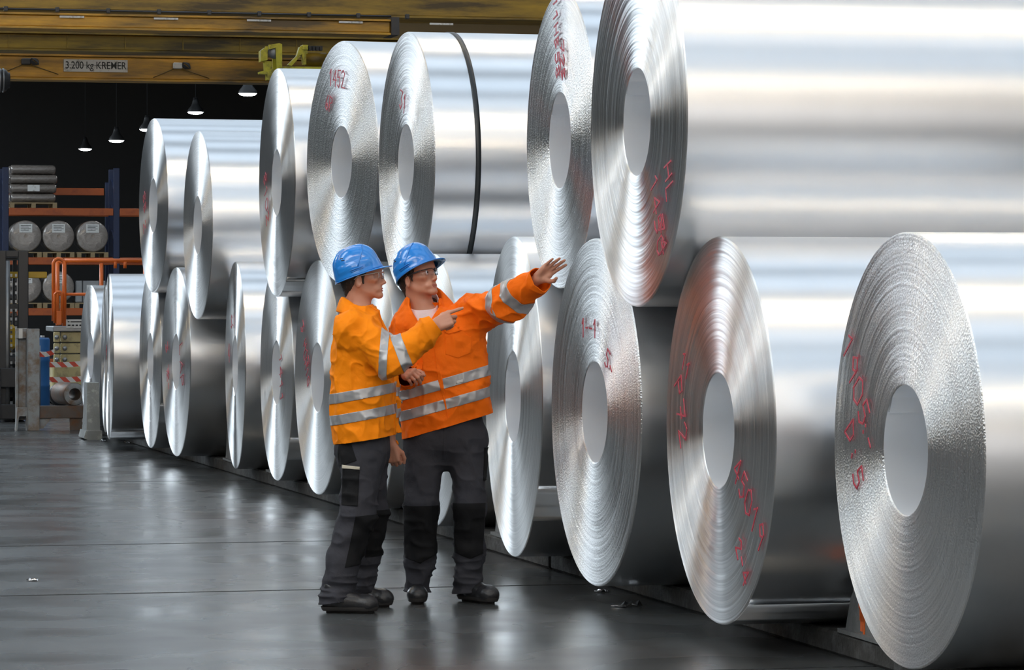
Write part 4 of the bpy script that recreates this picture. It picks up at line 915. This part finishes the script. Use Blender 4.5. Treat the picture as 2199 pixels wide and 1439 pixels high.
def glasses(parent, L, fr, wrap, m_fr):
    g = bpy.data.objects.new('safety_glasses', None); COL.objects.link(g); g.parent = parent; g['label'] = 'clear safety glasses'
    for s in (-1, 1):
        vs = []; fs = []; n = 8
        for i in range(n+1):
            for j in range(5):
                a = i/n; y = s*(.006+.060*a); x = .112-.040*a**2.2*wrap-.006; z = .016-.034*(j/4)*(1-.25*a)-(.006*a) ; vs.append(L(x, y, z+.0))
        for i in range(n):
            for j in range(4): q = (i*5+j, i*5+5+j, i*5+6+j, i*5+1+j); fs.append(q if s > 0 else q[::-1])
        o = MB().add(vs, fs, True).build('lens', M['lens'], g); mm = o.modifiers.new('t', 'SOLIDIFY'); mm.thickness = .0018
        MB().tube([L(.108-.040*((i/8)**2.2)*wrap-.006+.005, s*(.006+.060*i/8), .017-.006*i/8) for i in range(9)], .0021*fr, 6).build('brow_bar', m_fr, g)
        MB().tube([L(.072, s*.068, .010), L(.03, s*.080, .004), L(-.01, s*.086, -.004), L(-.03, s*.084, -.02)], [.0035*fr, .003*fr, .0028*fr, .0025], 6).build('temple_arm', m_fr, g)
    MB().tube([L(.106, -.006, .012), L(.110, 0, .008), L(.106, .006, .012)], .0025, 6).build('bridge', m_fr, g)
    return g
def face_bits(parent, L):
    for s in (-1, 1):
        e = MB(); c = Vector(L(.0795, s*.031, -.001)); 
        ax = Vector(L(1.0795, s*.031, -.001))-c; My = ax.to_track_quat('X', 'Z').to_matrix().to_4x4(); My.translation = c
        eo = MB().lathe([(.012*math.cos(t), .012*math.sin(t)) for t in np.linspace(.02, 1.3, 8)], 16, My).build('eye', M['eye'], parent)
        MB().lathe([(.0124*math.cos(t), .0124*math.sin(t)) for t in np.linspace(.01, .42, 4)], 16, My).build('iris', M['iris'], eo)
        MB().tube([L(.090, s*.014, .021), L(.092, s*.028, .027), L(.080, s*.046, .021)], [.003, .0042, .0025], 6).build('eyebrow', M['hair'], parent)
    MB().tube([L(.0900, -.025, -.0705), L(.0965, -.010, -.0665), L(.0985, 0, -.0672), L(.0965, .010, -.0665), L(.0900, .025, -.0705)], [.0015, .0035, .0038, .0035, .0015], 8).build('upper_lip', M['lip'], parent)
    MB().tube([L(.0900, -.021, -.0740), L(.0975, 0, -.0778), L(.0900, .021, -.0740)], [.0015, .0042, .0015], 8).build('lower_lip', M['lip'], parent)
def hair_part(parent, c, Rm, zmax, fringe):
    F = Field(c-.16, c+.16, .004); L = lambda x, y, z: c+Rm @ np.array((x, y, z), np.float32)
    F.ell(L(-.016, 0, .035), (.101, .0815, .09), Rm, .0); F.ell(L(-.045, 0, -.025), (.062, .066, .06), Rm, .02); F.cone(L(-.055, 0, -.03), L(-.058, 0, -.085), .046, .034, .02, Rm[:, 1], 1.25)
    F.ell(L(.085, 0, -.035), (.075, .2, .075), Rm, .004, True); F.ell(L(-.006, -.08, -.034), (.028, .03, .036), Rm, .004, True); F.ell(L(-.006, .08, -.034), (.028, .03, .036), Rm, .004, True)
    for s in (-1, 1): F.cone(L(.014, s*.0715, .03), L(.014, s*.0710, -.028+fringe), .008, .0045, .008)
    v, q = F.nets(); lz = (v-c) @ Rm; n = normals(v, q); v = v+n*(.0018*vnoise(v*160, 3)+.001*vnoise(v*300, 4))[:, None]
    me = np_mesh('hair', v, q); bm = bm_of(me); cut(bm, L(0, 0, zmax), -Rm[:, 2]); bm.to_mesh(me); bm.free(); smooth(me); return obj('hair', me, M['hair'], parent)
def shoe(parent, heel, toe, lab):
    """heel, toe on the floor"""
    heel, toe = A3(heel), A3(toe); d = toe-heel; Ln = float(np.linalg.norm(d)); f = d/Ln; Rm = frame(f); c = heel
    L = lambda x, y, z: c+Rm @ np.array((x*Ln/.29, y, z), np.float32); lo = np.minimum(heel, toe)-.09; hi = np.maximum(heel, toe)+.09; lo[2] = -.01; hi[2] = .17
    F = Field(lo, hi, .0035)
    F.cone(L(.05, 0, .055), L(.12, 0, .055), .041, .043, .02); F.cone(L(.12, 0, .055), L(.235, .004, .048), .043, .046, .025); F.cone(L(.05, 0, .06), L(.06, 0, .125), .038, .042, .02); F.cone(L(.07, 0, .11), L(.16, 0, .062), .040, .038, .025)
    F.ell(L(.24, .002, .045), (.056, .052, .042), Rm, .02)
    v, q = F.nets(); v[:, 2] = np.maximum(v[:, 2], .022); me = np_mesh('shoe', v, q); o = obj('shoe', me, M['leather'], parent); o['label'] = lab
    S = Field(lo, hi, .0035)
    for a, b, r0, r1 in (((.045, 0, .04), (.12, 0, .04), .043, .042), ((.12, 0, .04), (.23, .003, .04), .042, .050), ((.23, .003, .04), (.25, .003, .04), .050, .047)): S.cone(L(*a), L(*b), r0, r1, .01)
    v, q = S.nets(); v[:, 2] = np.clip(v[:, 2], .0, .034); v[:, 2] = np.where((v[:, 2] > .0) & (v[:, 2] < .012), .012, v[:, 2])
    obj('sole', np_mesh('sole', v, q), M['sole'], o)
    for k in range(5):
        x = .105+k*.020; z = .118-k*.0115; MB().tube([L(x, -.030, z-.012), L(x+.004, 0, z+.002), L(x, .030, z-.012)], .003, 6).build('lace', M['lace'], o)
    MB().tube([L(.11, 0, .120), L(.115, .025, .126), L(.12, .045, .105), L(.125, .055, .08)], .0025, 6).build('lace', M['lace'], o)
    return o
def garment(name, F, parent, m, cuts=(), wr=(), rel=1, thick=.005):
    v, q = F.nets(); v = relax(v, q, rel)
    n = normals(v, q); d = np.zeros(len(v), np.float32)
    for fn in wr: d += fn(v)
    v = relax(v+n*(d-d.mean())[:, None], q, 1, .25); me = np_mesh(name, v, q); bm = bm_of(me)
    for c_, n_ in cuts: 
        if callable(c_): c_(bm)
        else: cut(bm, c_, n_)
    bm.to_mesh(me); bm.free(); smooth(me); o = obj(name, me, m, parent)
    if thick: s = o.modifiers.new('thick', 'SOLIDIFY'); s.thickness = thick; s.offset = -1
    return o, me
def cut_limb(pts, rs, co, no):
    """cut only the vertices that belong to one limb"""
    def fn(bm):
        P = np.array([v.co for v in bm.verts], np.float32); bm.verts.ensure_lookup_table(); near = limb_dist(P, pts, rs) < .03
        fs = [f for f in bm.faces if any(near[v.index] for v in f.verts)]; 
        es = {e for f in fs for e in f.edges}; vs_ = {v for f in fs for v in f.verts}
        bmesh.ops.bisect_plane(bm, geom=list(vs_)+list(es)+fs, dist=1e-5, plane_co=Vector(co), plane_no=Vector(no), clear_inner=True)
        loose = [v for v in bm.verts if not v.link_faces]; bmesh.ops.delete(bm, geom=loose, context='VERTS')
    return fn
def collar(parent, m, rows, gap, name='collar', label=None):
    """rows: list of functions angle -> point; angle 0 = front; open by +-gap at the front"""
    n = 40; vs = []; fs = []; R_ = len(rows)
    for i in range(n+1):
        a = gap+(2*math.pi-2*gap)*i/n
        for r in rows: vs.append(r(a))
    for i in range(n):
        for j in range(R_-1): fs.append((i*R_+j, i*R_+j+1, (i+1)*R_+j+1, (i+1)*R_+j))
    o = MB().add(vs, fs, True).build(name, m, parent); s = o.modifiers.new('t', 'SOLIDIFY'); s.thickness = .006; s.offset = 0
    b = o.modifiers.new('sub', 'SUBSURF'); b.levels = 1; b.render_levels = 1
    return o
# ------------------------------------------------------------------ worker in profile
def person1():
    D0 = 16.6; K = D0/FPX
    O = PX(772, 643, D0); O.z = 0
    J = lambda px, py, dy=0: A3(PX(px, py, D0)+Vector((0, dy, 0))-O)
    T = empty('person', O, 0); 
    hc = J(778, 592); Rh = frame((.995, -.10, .03))
    # body
    F = Field((-.22, -.36, -.01), (.52, .34, 1.80), .004)
    L = add_head(F, hc, Rh)
    F.cone(L(-.028, 0, -.05), J(772, 676), .056, .066, .03); 
    sR, eR, wR = J(762, 708, -.19), J(843, 772, -.27), J(936, 699, -.235); sL, eL, wL = J(768, 708, .175), J(820, 828, .195), J(836, 958, .18)
    hipR, knR, anR = J(782, 968, -.095), J(770, 1103, -.115), J(728, 1280, -.125); hipL, knL, anL = J(786, 966, .095), J(794, 1100, .13), J(768, 1275, .19)
    F.cone(J(772, 700), J(780, 800), .10, .095, .03, (0, 1, 0), 1.45); F.cone(J(780, 800), J(782, 955), .095, .10, .03, (0, 1, 0), 1.4)
    F.chain([sR, eR, wR], [.055, .042, .027], .02); F.chain([sL, eL, wL], [.055, .042, .027], .02)
    F.chain([hipR, knR, anR], [.08, .055, .032], .02); F.chain([hipL, knL, anL], [.08, .055, .032], .02)
    for a_, h_ in ((anR, J(700, 1310, -.125)), (anL, J(745, 1300, .19))): F.cone((a_[0]+.01, a_[1], .075), (a_[0]+.12, a_[1], .045), .026, .018, .02)
    hd = frame((.80, -.06, .60), (-.5, -.72, .48))           # x fingers, z back of hand towards the camera
    Rr = np.stack([hd[:, 0], hd[:, 1], hd[:, 2]], 1)
    x = np.array((.86, -.10, .42)); x /= np.linalg.norm(x); z = np.array((-.25, -.93, .27)); z -= x*(z @ x); z /= np.linalg.norm(z); y = np.cross(z, x)
    Rr = np.stack([x, y, z], 1).astype(np.float32)
    add_hand(F, wR, Rr, [(.22, .12, .1), (.85, 1.25, .7), (1.05, 1.3, .8), (1.2, 1.3, .8)], [(.72, .42, -.35), (.88, .12, -.45), (.9, -.05, -.45)], 1)
    x = np.array((.12, -.05, -1.)); x /= np.linalg.norm(x); z = np.array((.2, .95, .0)); z -= x*(z @ x); z /= np.linalg.norm(z); y = np.cross(z, x)
    if y[0] < 0: y = -y
    z2 = np.cross(x, y); add_hand(F, wL, np.stack([x, y, z2], 1).astype(np.float32), [(.9, 1.2, .7)]*4, [(.6, .5, -.4), (.8, .1, -.5), (.9, -.2, -.4)], 1)
    v, q = F.nets(); v = relax(v, q, 1, .3); body = obj('body', np_mesh('body', v, q), M['skin'], T)
    face_bits(body, L); hair_part(T, hc, Rh, .055, -.012); glasses(T, L, 1.0, 1.0, M['frame_c'])
    hp = frame((.93, -.09, .34)); helmet(T, hc+Rh @ np.array((-.014, 0, .002), np.float32)+np.array((0, 0, 0), np.float32), hp, 'glossy blue safety helmet')
    # trousers
    Ft = Field((-.24, -.28, .02), (.22, .32, .98), .005)
    lR = [hipR, knR+A3((.0, 0, .0)), J(740, 1200, -.12), anR+A3((-.002, 0, .0))]; rR = [.106, .090, .079, .082]; lL = [hipL, knL, J(780, 1195, .16), anL]; rL = [.104, .086, .074, .076]
    Ft.chain(lR, rR, .03); Ft.chain(lL, rL, .03); Ft.cone(J(782, 905), J(783, 965), .125, .128, .04, (0, 1, 0), 1.35); Ft.cone(J(760, 965), J(764, 985), .10, .09, .04, (0, 1, 0), 1.5)
    cutsT = [(cut_limb(lR, rR, J(728, 1287, -.12), (-.15, 0, 1)), None), (cut_limb(lL, rL, J(770, 1280, .19), (-.1, 0, 1)), None)]
    wr = [lambda v: .010*ridged(v*np.array((9, 9, 16))+v[:, [2]]*np.array((3, 0, 0)), 11)*np.clip((.98-v[:, 2])*2, .3, 1), lambda v: .004*vnoise(v*26, 12), lambda v: .010*ridged(np.stack([v[:, 0]*5, v[:, 1]*5, v[:, 2]*30], 1), 13)*np.clip((.26-v[:, 2])*7, 0, 1)]
    tro, tme = garment('trousers', Ft, T, M['trous'], cutsT, wr)
    near = lambda co: (limb_dist(co, lR, rR) < .02) & (limb_dist(co, lR, rR) < limb_dist(co, lL, rL)+.01)
    def pl(p, q_): # half space to the left of the picture segment p->q
        a, b = J(*p), J(*q_); d = b-a; return (a, (-d[2], 0, d[0]))
    def poly(pts): return [pl(pts[i], pts[(i+1) % len(pts)]) for i in range(len(pts))]
    fr_ = lambda co: near(co) & (co[:, 1] < -.10)
    patch('side_pocket', tme, fr_, poly([(738, 1080), (772, 1082), (776, 1002), (741, 1000)]), .005, M['patch'], tro, .006)
    patch('pocket_piping', tme, fr_, poly([(740, 1002), (777, 1004), (777, 998), (740, 995)]), .007, M['piping'], tro, .004)
    patch('knee_patch', tme, lambda co: near(co), poly([(745, 1212), (845, 1196), (850, 1098), (768, 1103)]), .004, M['patch'], tro, .005)
    nearL = lambda co: (limb_dist(co, lL, rL) < .02) & (limb_dist(co, lL, rL) < limb_dist(co, lR, rR))
    patch('knee_patch', tme, nearL, poly([(782, 1200), (850, 1195), (860, 1095), (800, 1098)]), .004, M['patch'], tro, .005)
    patch('yoke', tme, lambda co: fr_(co), poly([(728, 1000), (770, 985), (758, 950), (724, 950)]), .003, M['patch'], tro, .004)
    shoe(T, A3(J(692, 643, -.135)*np.array((1, 1, 0))), A3(J(812, 643, -.155)*np.array((1, 1, 0))), 'black leather work shoe')
    shoe(T, A3(J(737, 643, .20)*np.array((1, 1, 0))), A3(J(836, 643, .16)*np.array((1, 1, 0))), 'black leather work shoe')
    # jacket
    Fj = Field((-.22, -.42, .58), (.50, .40, 1.60), .0045)
    rows = [(965, 782, 61, .215), (930, 781, 62, .215), (870, 778.5, 66, .215), (800, 779.5, 66, .22), (740, 778, 64, .225), (705, 775, 56, .215), (685, 773, 46, .18), (668, 772, 36, .125), (652, 770, 30, .085)]
    zs = [float(J(0, r[0])[2]) for r in rows]; tl = (zs, [float(J(r[1], 0)[0]) for r in rows], [0]*9, [r[2]*K for r in rows], [r[3] for r in rows])
    Fj.loft(*tl, k=.01, p=2.5)
    aR = [sR+A3((.0, .02, 0)), eR, wR]; qR = [.092, .083, .058]; aL = [sL, eL, wL]; qL = [.088, .072, .056]
    Fj.chain(aR, qR, .035); Fj.chain(aL, qL, .035)
    dW = (wR-eR)/np.linalg.norm(wR-eR); dL = (wL-eL)/np.linalg.norm(wL-eL)
    hem0, hem1 = J(722, 953), J(842, 934); hd_ = hem1-hem0
    cutsJ = [(hem0, (-hd_[2], 0, hd_[0])), (cut_limb(aR, qR, wR+dW*.005, -dW), None), (cut_limb(aL, qL, wL+dL*.005, -dL), None), (cut_limb([J(772, 630), J(772, 668)], [.06, .06], J(772, 662), (.35, 0, -1)), None)]
    cutsJ[0] = (cut_limb([J(781, 880), J(781, 940)], [.30, .30], hem0, (-hd_[2], 0, hd_[0])), None)
    cutsJ = [(lambda bm, c=c_: hem_cut(bm, hem0, (-hd_[2], 0, hd_[0]), aL, qL) if c == 0 else None, None) for c_ in (0,)] + cutsJ[1:]
    wr = [lambda v: .014*ridged(np.stack([v[:, 0]*7+v[:, 2]*3, v[:, 1]*7, v[:, 2]*6-v[:, 0]*4], 1), 21), lambda v: .008*ridged(v*15, 22), lambda v: .0025*vnoise(v*38, 23),
          lambda v: .010*ridged(np.stack([v[:, 0]*4, v[:, 1]*4, v[:, 2]*22+v[:, 0]*9], 1), 24)*np.exp(-((v-eR)**2).sum(1)/.012)]
    jk, jme = garment('jacket', Fj, T, M['jack1'], cutsJ, wr)
    jk['label'] = 'yellow orange high visibility jacket with grey reflective bands'
    tors = lambda co: (limb_dist(co, aR, qR) > .028) & (limb_dist(co, aL, qL) > .012)
    def band(l0, r0, l1, r1): return [pl(l1, r1), pl(r0, l0)]
    patch('reflective_band', jme, tors, band((713, 845), (840, 822), (713, 867), (840, 843)), .003, M['refl'], jk, .003)
    patch('reflective_band', jme, tors, band((713, 892), (840, 868), (713, 913), (840, 889)), .003, M['refl'], jk, .003)
    selR = lambda co: (limb_dist(co, aR, qR) < .02)
    for px_, py_, ax, w_ in ((829, 762, np.array((1, 0, -.05)), .020), (868, 757, np.array((.93, 0, .36)), .026)):
        c_ = J(px_, py_, -.27); ax = ax/np.linalg.norm(ax); patch('reflective_band', jme, lambda co: selR(co), [(c_-ax*w_, ax), (c_+ax*w_, -ax)], .003, M['refl'], jk, .003)
    selL = lambda co: (limb_dist(co, aL, qL) < .012)
    for t in (.15, .5): c_ = eL+(wL-eL)*t; patch('reflective_band', jme, selL, [(c_-dL*.022, dL), (c_+dL*.022, -dL)], .003, M['refl'], jk, .003)
    patch('placket', jme, lambda co: tors(co) & (np.abs(co[:, 1]+.02) < .05) & (co[:, 0] > .05), [((0, -.05, 0), (0, 1, 0)), ((0, .0, 0), (0, -1, 0))], .003, M['jack1'], jk, .003)
    c0 = J(771, 660)
    def ring(rx, ry, zb, zf, dx=0): return lambda a: (c0[0]+dx+rx*math.cos(a), ry*math.sin(a), zb+(zf-zb)*(.5+.5*math.cos(a))**1.2)
    z = lambda py: float(J(0, py)[2])
    collar(jk, M['jack1'], [ring(.078, .078, z(652), z(704), .004), ring(.076, .076, z(639), z(692), .002), ring(.090, .090, z(636), z(689), .002), ring(.112, .126, z(652), z(701), .010), ring(.128, .156, z(670), z(714), .014)], .30)
    collar(T, M['tee'], [ring(.072, .068, z(668), z(694), .010), ring(.070, .064, z(650), z(671), .012)], .0, 'undershirt')
    tag(T, 'worker in profile with yellow orange jacket, blue helmet and pointing index finger', 'person')
    return T
def hem_cut(bm, co, no, limb, rs):
    """cut the trunk of a jacket at its hem, leaving the hanging sleeve alone"""
    P = np.array([v.co for v in bm.verts], np.float32); near = limb_dist(P, limb, rs) < .004; bm.verts.ensure_lookup_table()
    fs = [f for f in bm.faces if not any(near[v.index] for v in f.verts)]; es = {e for f in fs for e in f.edges}; vs_ = {v for f in fs for v in f.verts}
    bmesh.ops.bisect_plane(bm, geom=list(vs_)+list(es)+fs, dist=1e-5, plane_co=Vector(co), plane_no=Vector(no), clear_inner=True)
    bmesh.ops.delete(bm, geom=[v for v in bm.verts if not v.link_faces], context='VERTS')
# ------------------------------------------------------------------ worker with the raised arm
def person2():
    D0 = 17.06; K = D0/FPX
    O = PX(955, 643, D0); O.z = 0
    J = lambda px, py, dy=0: A3(PX(px, py, D0)+Vector((0, dy, 0))-O)
    T = empty('person', O, 0)
    hc = J(897, 592, -.01); al = math.radians(53); Rh = frame((math.sin(al)*.975, -math.cos(al)*.975, .20), (-.10, .05, 1))
    F = Field((-.32, -.62, -.01), (.64, .20, 1.80), .004)
    L = add_head(F, hc, Rh)
    F.cone(L(-.030, 0, -.05), J(912, 676), .058, .068, .03)
    sL, eL, wL = J(1008, 676, -.01), J(1088, 652, -.20), J(1154, 600, -.37); sR, eR, wR = J(874, 700, .03), J(858, 796, .07), J(876, 802, -.17)
    hipR, knR, anR = J(912, 955), J(905, 1090, -.05), J(897, 1262, -.0); hipL, knL, anL = J(1003, 945), J(1008, 1083, -.05), J(1003, 1262, -.0)
    F.cone(J(925, 705), J(950, 800), .10, .095, .03, (1, 0, 0), 1.5); F.cone(J(950, 800), J(957, 950), .095, .10, .03, (1, 0, 0), 1.4)
    F.chain([sL, eL, wL], [.055, .042, .027], .02); F.chain([sR, eR, wR], [.055, .042, .027], .02)
    F.chain([hipR, knR, anR], [.08, .055, .032], .02); F.chain([hipL, knL, anL], [.08, .055, .032], .02)
    F.cone((anR[0], anR[1], .075), (anR[0], anR[1]-.10, .045), .026, .018, .02); F.cone((anL[0], anL[1], .075), (anL[0]+.06, anL[1]-.07, .045), .026, .018, .02)
    # raised hand: fingers up and to the right, palm to the camera, thumb below
    x = np.array((.74, -.18, .64)); x /= np.linalg.norm(x); z = np.array((-.12, .95, .30)); z -= x*(z @ x); z /= np.linalg.norm(z); y = np.cross(z, x)
    tdir = y if y[2] < 0 else -y; side = 1 if y[2] < 0 else -1
    add_hand(F, wL, np.stack([x, y, z], 1).astype(np.float32), [(.10, .1, .05), (.12, .1, .05), (.14, .1, .1), (.16, .12, .1)], [(.5, .45*side, -.6), (.65, .1*side, -.75), (.75, -.25*side, -.45)], side, .95, .10)
    x = np.array((.25, -.9, .05)); x /= np.linalg.norm(x); z = np.array((-.6, -.1, .75)); z -= x*(z @ x); z /= np.linalg.norm(z); y = np.cross(z, x); side = 1 if y[2] > 0 else -1
    add_hand(F, wR, np.stack([x, y, z], 1).astype(np.float32), [(.9, 1.2, .7)]*4, [(.7, .5*side, -.3), (.8, .1*side, -.5), (.9, -.2*side, -.4)], side)
    v, q = F.nets(); v = relax(v, q, 1, .3); body = obj('body', np_mesh('body', v, q), M['skin'], T)
    face_bits(body, L); hair_part(T, hc, Rh, .055, .0); glasses(T, L, 1.2, .8, M['frame'])
    hf = frame((math.sin(al)*.88, -math.cos(al)*.88, .50), (-.12, .05, 1)); helmet(T, hc+Rh @ np.array((.004, 0, .014), np.float32), hf, 'glossy blue safety helmet tipped back')
    # trousers
    Ft = Field((-.26, -.24, .02), (.27, .20, 1.02), .005)
    lR = [hipR, knR, J(903, 1190, -.02), anR]; rR = [.108, .083, .076, .070]; lL = [hipL, knL, J(1008, 1180, -.02), anL]; rL = [.104, .080, .077, .074]
    Ft.chain(lR, rR, .03); Ft.chain(lL, rL, .03); Ft.cone(J(956, 885), J(957, 945), .122, .125, .04, (1, 0, 0), 1.58); Ft.cone(J(957, 955, .03), J(957, 975, .03), .10, .09, .04, (1, 0, 0), 1.5)
    cutsT = [(cut_limb(lR, rR, J(897, 1272), (0, .10, 1)), None), (cut_limb(lL, rL, J(1003, 1275), (-.02, .06, 1)), None)]
    wr = [lambda v: .010*ridged(v*np.array((9, 9, 15))+v[:, [2]]*np.array((3, 0, 0)), 31)*np.clip((1.0-v[:, 2])*2, .3, 1), lambda v: .004*vnoise(v*26, 32), lambda v: .011*ridged(np.stack([v[:, 0]*6, v[:, 1]*6, v[:, 2]*26], 1), 33)*np.clip((.30-v[:, 2])*6, 0, 1)]
    tro, tme = garment('trousers', Ft, T, M['trous'], cutsT, wr)
    dR = lambda co: limb_dist(co, lR, rR); dL_ = lambda co: limb_dist(co, lL, rL)
    def pl(p, q_):
        a, b = J(*p), J(*q_); d = b-a; return (a, (-d[2], 0, d[0]))
    def poly(pts): return [pl(pts[i], pts[(i+1) % len(pts)]) for i in range(len(pts))]
    patch('knee_patch', tme, lambda co: (dR(co) < .02) & (dR(co) < dL_(co)) & (co[:, 1] < .02), poly([(871, 1195), (904, 1206), (938, 1186), (942, 1083), (868, 1083)]), .004, M['patch'], tro, .005)
    patch('knee_patch', tme, lambda co: (dL_(co) < .02) & (dL_(co) < dR(co)) & (co[:, 1] < .02), poly([(978, 1184), (1010, 1196), (1036, 1186), (1042, 1078), (974, 1078)]), .004, M['patch'], tro, .005)
    patch('side_pocket', tme, lambda co: (dL_(co) < .02) & (co[:, 0] > .10), poly([(1038, 1030), (1062, 1030), (1062, 960), (1040, 960)]), .006, M['patch'], tro, .006)
    patch('fly', tme, lambda co: (co[:, 1] < -.05), poly([(952, 985), (960, 985), (962, 890), (955, 890)]), .003, M['trous'], tro, .004)
    shoe(T, A3(J(898, 643, .12)*np.array((1, 1, 0))), A3(J(896, 643, -.165)*np.array((1, 1, 0))), 'black leather work shoe')
    shoe(T, A3(J(986, 643, .08)*np.array((1, 1, 0))), A3(J(1062, 643, -.14)*np.array((1, 1, 0))), 'black leather work shoe')
    # shirt under the open collar
    Fs = Field((-.24, -.16, 1.16), (.16, .14, 1.58), .005)
    Fs.loft([float(J(0, y_)[2]) for y_ in (800, 720, 690, 670, 645)], [float(J(x_, 0)[0]) for x_ in (950, 928, 918, 912, 908)], [-.01]*5, [.15, .14, .11, .078, .070], [.10, .105, .095, .082, .066], .01)
    garment('shirt', Fs, T, M['shirt'], [(J(905, 654), (.06, .32, -1))], [lambda v: .003*vnoise(v*22, 41)], 2, .003)
    # jacket
    Fj = Field((-.36, -.54, .58), (.60, .20, 1.74), .0045)
    rows = [(960, 962, 100, .130), (940, 962, 98, .132), (900, 960, 100, .135), (850, 956, 99.5, .138), (800, 951, 97, .14), (760, 945, 100, .142), (720, 940, 100, .14), (695, 934, 93, .13), (675, 925, 74, .118), (655, 914, 46, .10), (640, 910, 38, .085)]
    zs = [float(J(0, r[0])[2]) for r in rows]; tl = (zs, [float(J(r[1], 0)[0]) for r in rows], [.0]*11, [r[2]*K for r in rows], [r[3] for r in rows])
    Fj.loft(*tl, k=.01, p=2.5)
    aL = [sL, eL, wL]; qL = [.098, .092, .068]; aR = [sR, eR, wR]; qR = [.085, .074, .056]
    Fj.chain(aL, qL, .05); Fj.chain(aR, qR, .03)
    # the V of the open front
    Fj.op(lambda P: np.maximum(np.abs(P[0]-(float(J(916, 0)[0])+(P[2]-float(J(0, 725)[2]))*-.06))-np.clip((P[2]-float(J(0, 735)[2]))*.40, 0, .075), P[1]+.03)+0*P[2], (-.30, -.3, float(J(0, 740)[2])), (.1, .06, 1.55), .006, True)
    dW = (wL-eL)/np.linalg.norm(wL-eL); dV = (wR-eR)/np.linalg.norm(wR-eR)
    hem0, hem1 = J(868, 942), J(1060, 886); hd_ = hem1-hem0
    cutsJ = [(lambda bm: hem_cut(bm, hem0, (-hd_[2], 0, hd_[0]), aR[:1]+[eR+A3((0, 0, .1))], [.02, .02]), None), (cut_limb(aL, qL, wL+dW*.01, -dW), None), (cut_limb(aR, qR, wR+dV*.0, -dV), None), (cut_limb([J(910, 620), J(910, 650)], [.05, .05], J(910, 650), (0, 0, -1)), None)]
    wr = [lambda v: .015*ridged(np.stack([v[:, 0]*6-v[:, 2]*4, v[:, 1]*6, v[:, 2]*6+v[:, 0]*3], 1), 51), lambda v: .008*ridged(v*14, 52), lambda v: .0025*vnoise(v*38, 53),
          lambda v: .012*ridged(np.stack([v[:, 0]*24+v[:, 2]*10, v[:, 1]*5, v[:, 2]*6], 1), 54)*np.exp(-((v-(sL+eL)/2)**2).sum(1)/.02)]
    jk, jme = garment('jacket', Fj, T, M['jack2'], cutsJ, wr); jk['label'] = 'deep orange high visibility jacket with grey reflective bands and open collar'
    tors = lambda co: (limb_dist(co, aL, qL) > .04) & (limb_dist(co, aR, qR) > .022)
    def band(l1, r1, l0, r0): return [pl(l1, r1), pl(r0, l0)]
    patch('reflective_band', jme, tors, band((857, 862), (1050, 806), (857, 840), (1050, 783)), .003, M['refl'], jk, .003)
    patch('reflective_band', jme, tors, band((857, 906), (1056, 850), (857, 884), (1056, 828)), .003, M['refl'], jk, .003)
    selL = lambda co: (limb_dist(co, aL, qL) < .03) & (co[:, 0] > float(J(1035, 0)[0]))
    u1 = (eL-sL)/np.linalg.norm(eL-sL)
    m1 = (u1+dW*.3); m1 /= np.linalg.norm(m1)
    for c_, ax in ((sL+(eL-sL)*.93, m1), (eL+(wL-eL)*.36, dW)): patch('reflective_band', jme, selL, [(c_-ax*.027, ax), (c_+ax*.027, -ax)], .003, M['refl'], jk, .003)
    front = lambda co: tors(co) & (co[:, 1] < -.05)
    fp = patch('pocket_flap', jme, front, poly([(955, 712), (965, 717), (1005, 706), (1012, 698), (1010, 682), (953, 694)]), .008, M['jack2'], jk, .008)
    MB().lathe([(0, 0), (0, .007), (.004, .007), (.005, 0)], 10, Matrix.Rotation(math.pi/2, 4, 'Z')).build('button', M['jack2'], fp, tuple(J(985, 702, -.155)))
    patch('pocket', jme, front, poly([(958, 760), (985, 768), (1012, 757), (1012, 700), (956, 713)]), .003, M['jack2'], jk, .004)
    patch('pocket_flap', jme, lambda co: co[:, 1] < -.05, poly([(886, 800), (909, 792), (910, 776), (886, 784)]), .008, M['jack2'], jk, .008)
    patch('placket', jme, front, poly([(958, 925), (967, 922), (952, 815), (932, 735), (922, 737), (943, 818)]), .004, M['jack2'], jk, .004)
    patch('maker_tab', jme, front, poly([(980, 823), (996, 819), (996, 813), (980, 817)]), .008, M['white'], jk, .002)
    c0 = J(911, 660)
    z = lambda py: float(J(0, py)[2])
    def ring(rx, ry, zb, zf, dx=0, tl_=0.0, dy=0): return lambda a: (c0[0]+dx+rx*math.sin(a), dy-ry*math.cos(a), zb+(zf-zb)*(.5+.5*math.cos(a))**1.4+tl_*math.sin(a))
    collar(jk, M['jack2'], [ring(.090, .088, z(640), z(706), 0, .01), ring(.088, .080, z(616), z(690), 0, .012), ring(.094, .090, z(615), z(688), 0, .012), ring(.135, .125, z(640), z(690), .008, .014), ring(.170, .150, z(663), z(712), .012, .018)], .52)
    collar(T, M['shirt'], [ring(.074, .072, z(640), z(694), 0, .004), ring(.068, .064, z(626), z(680), 0, .006), ring(.072, .072, z(625), z(680), 0, .006), ring(.084, .102, z(648), z(704), .002, .006)], .30, 'shirt_collar')
    tag(T, 'worker facing front with raised arm, open orange jacket and dark rimmed glasses', 'person')
    return T
person1(); person2()
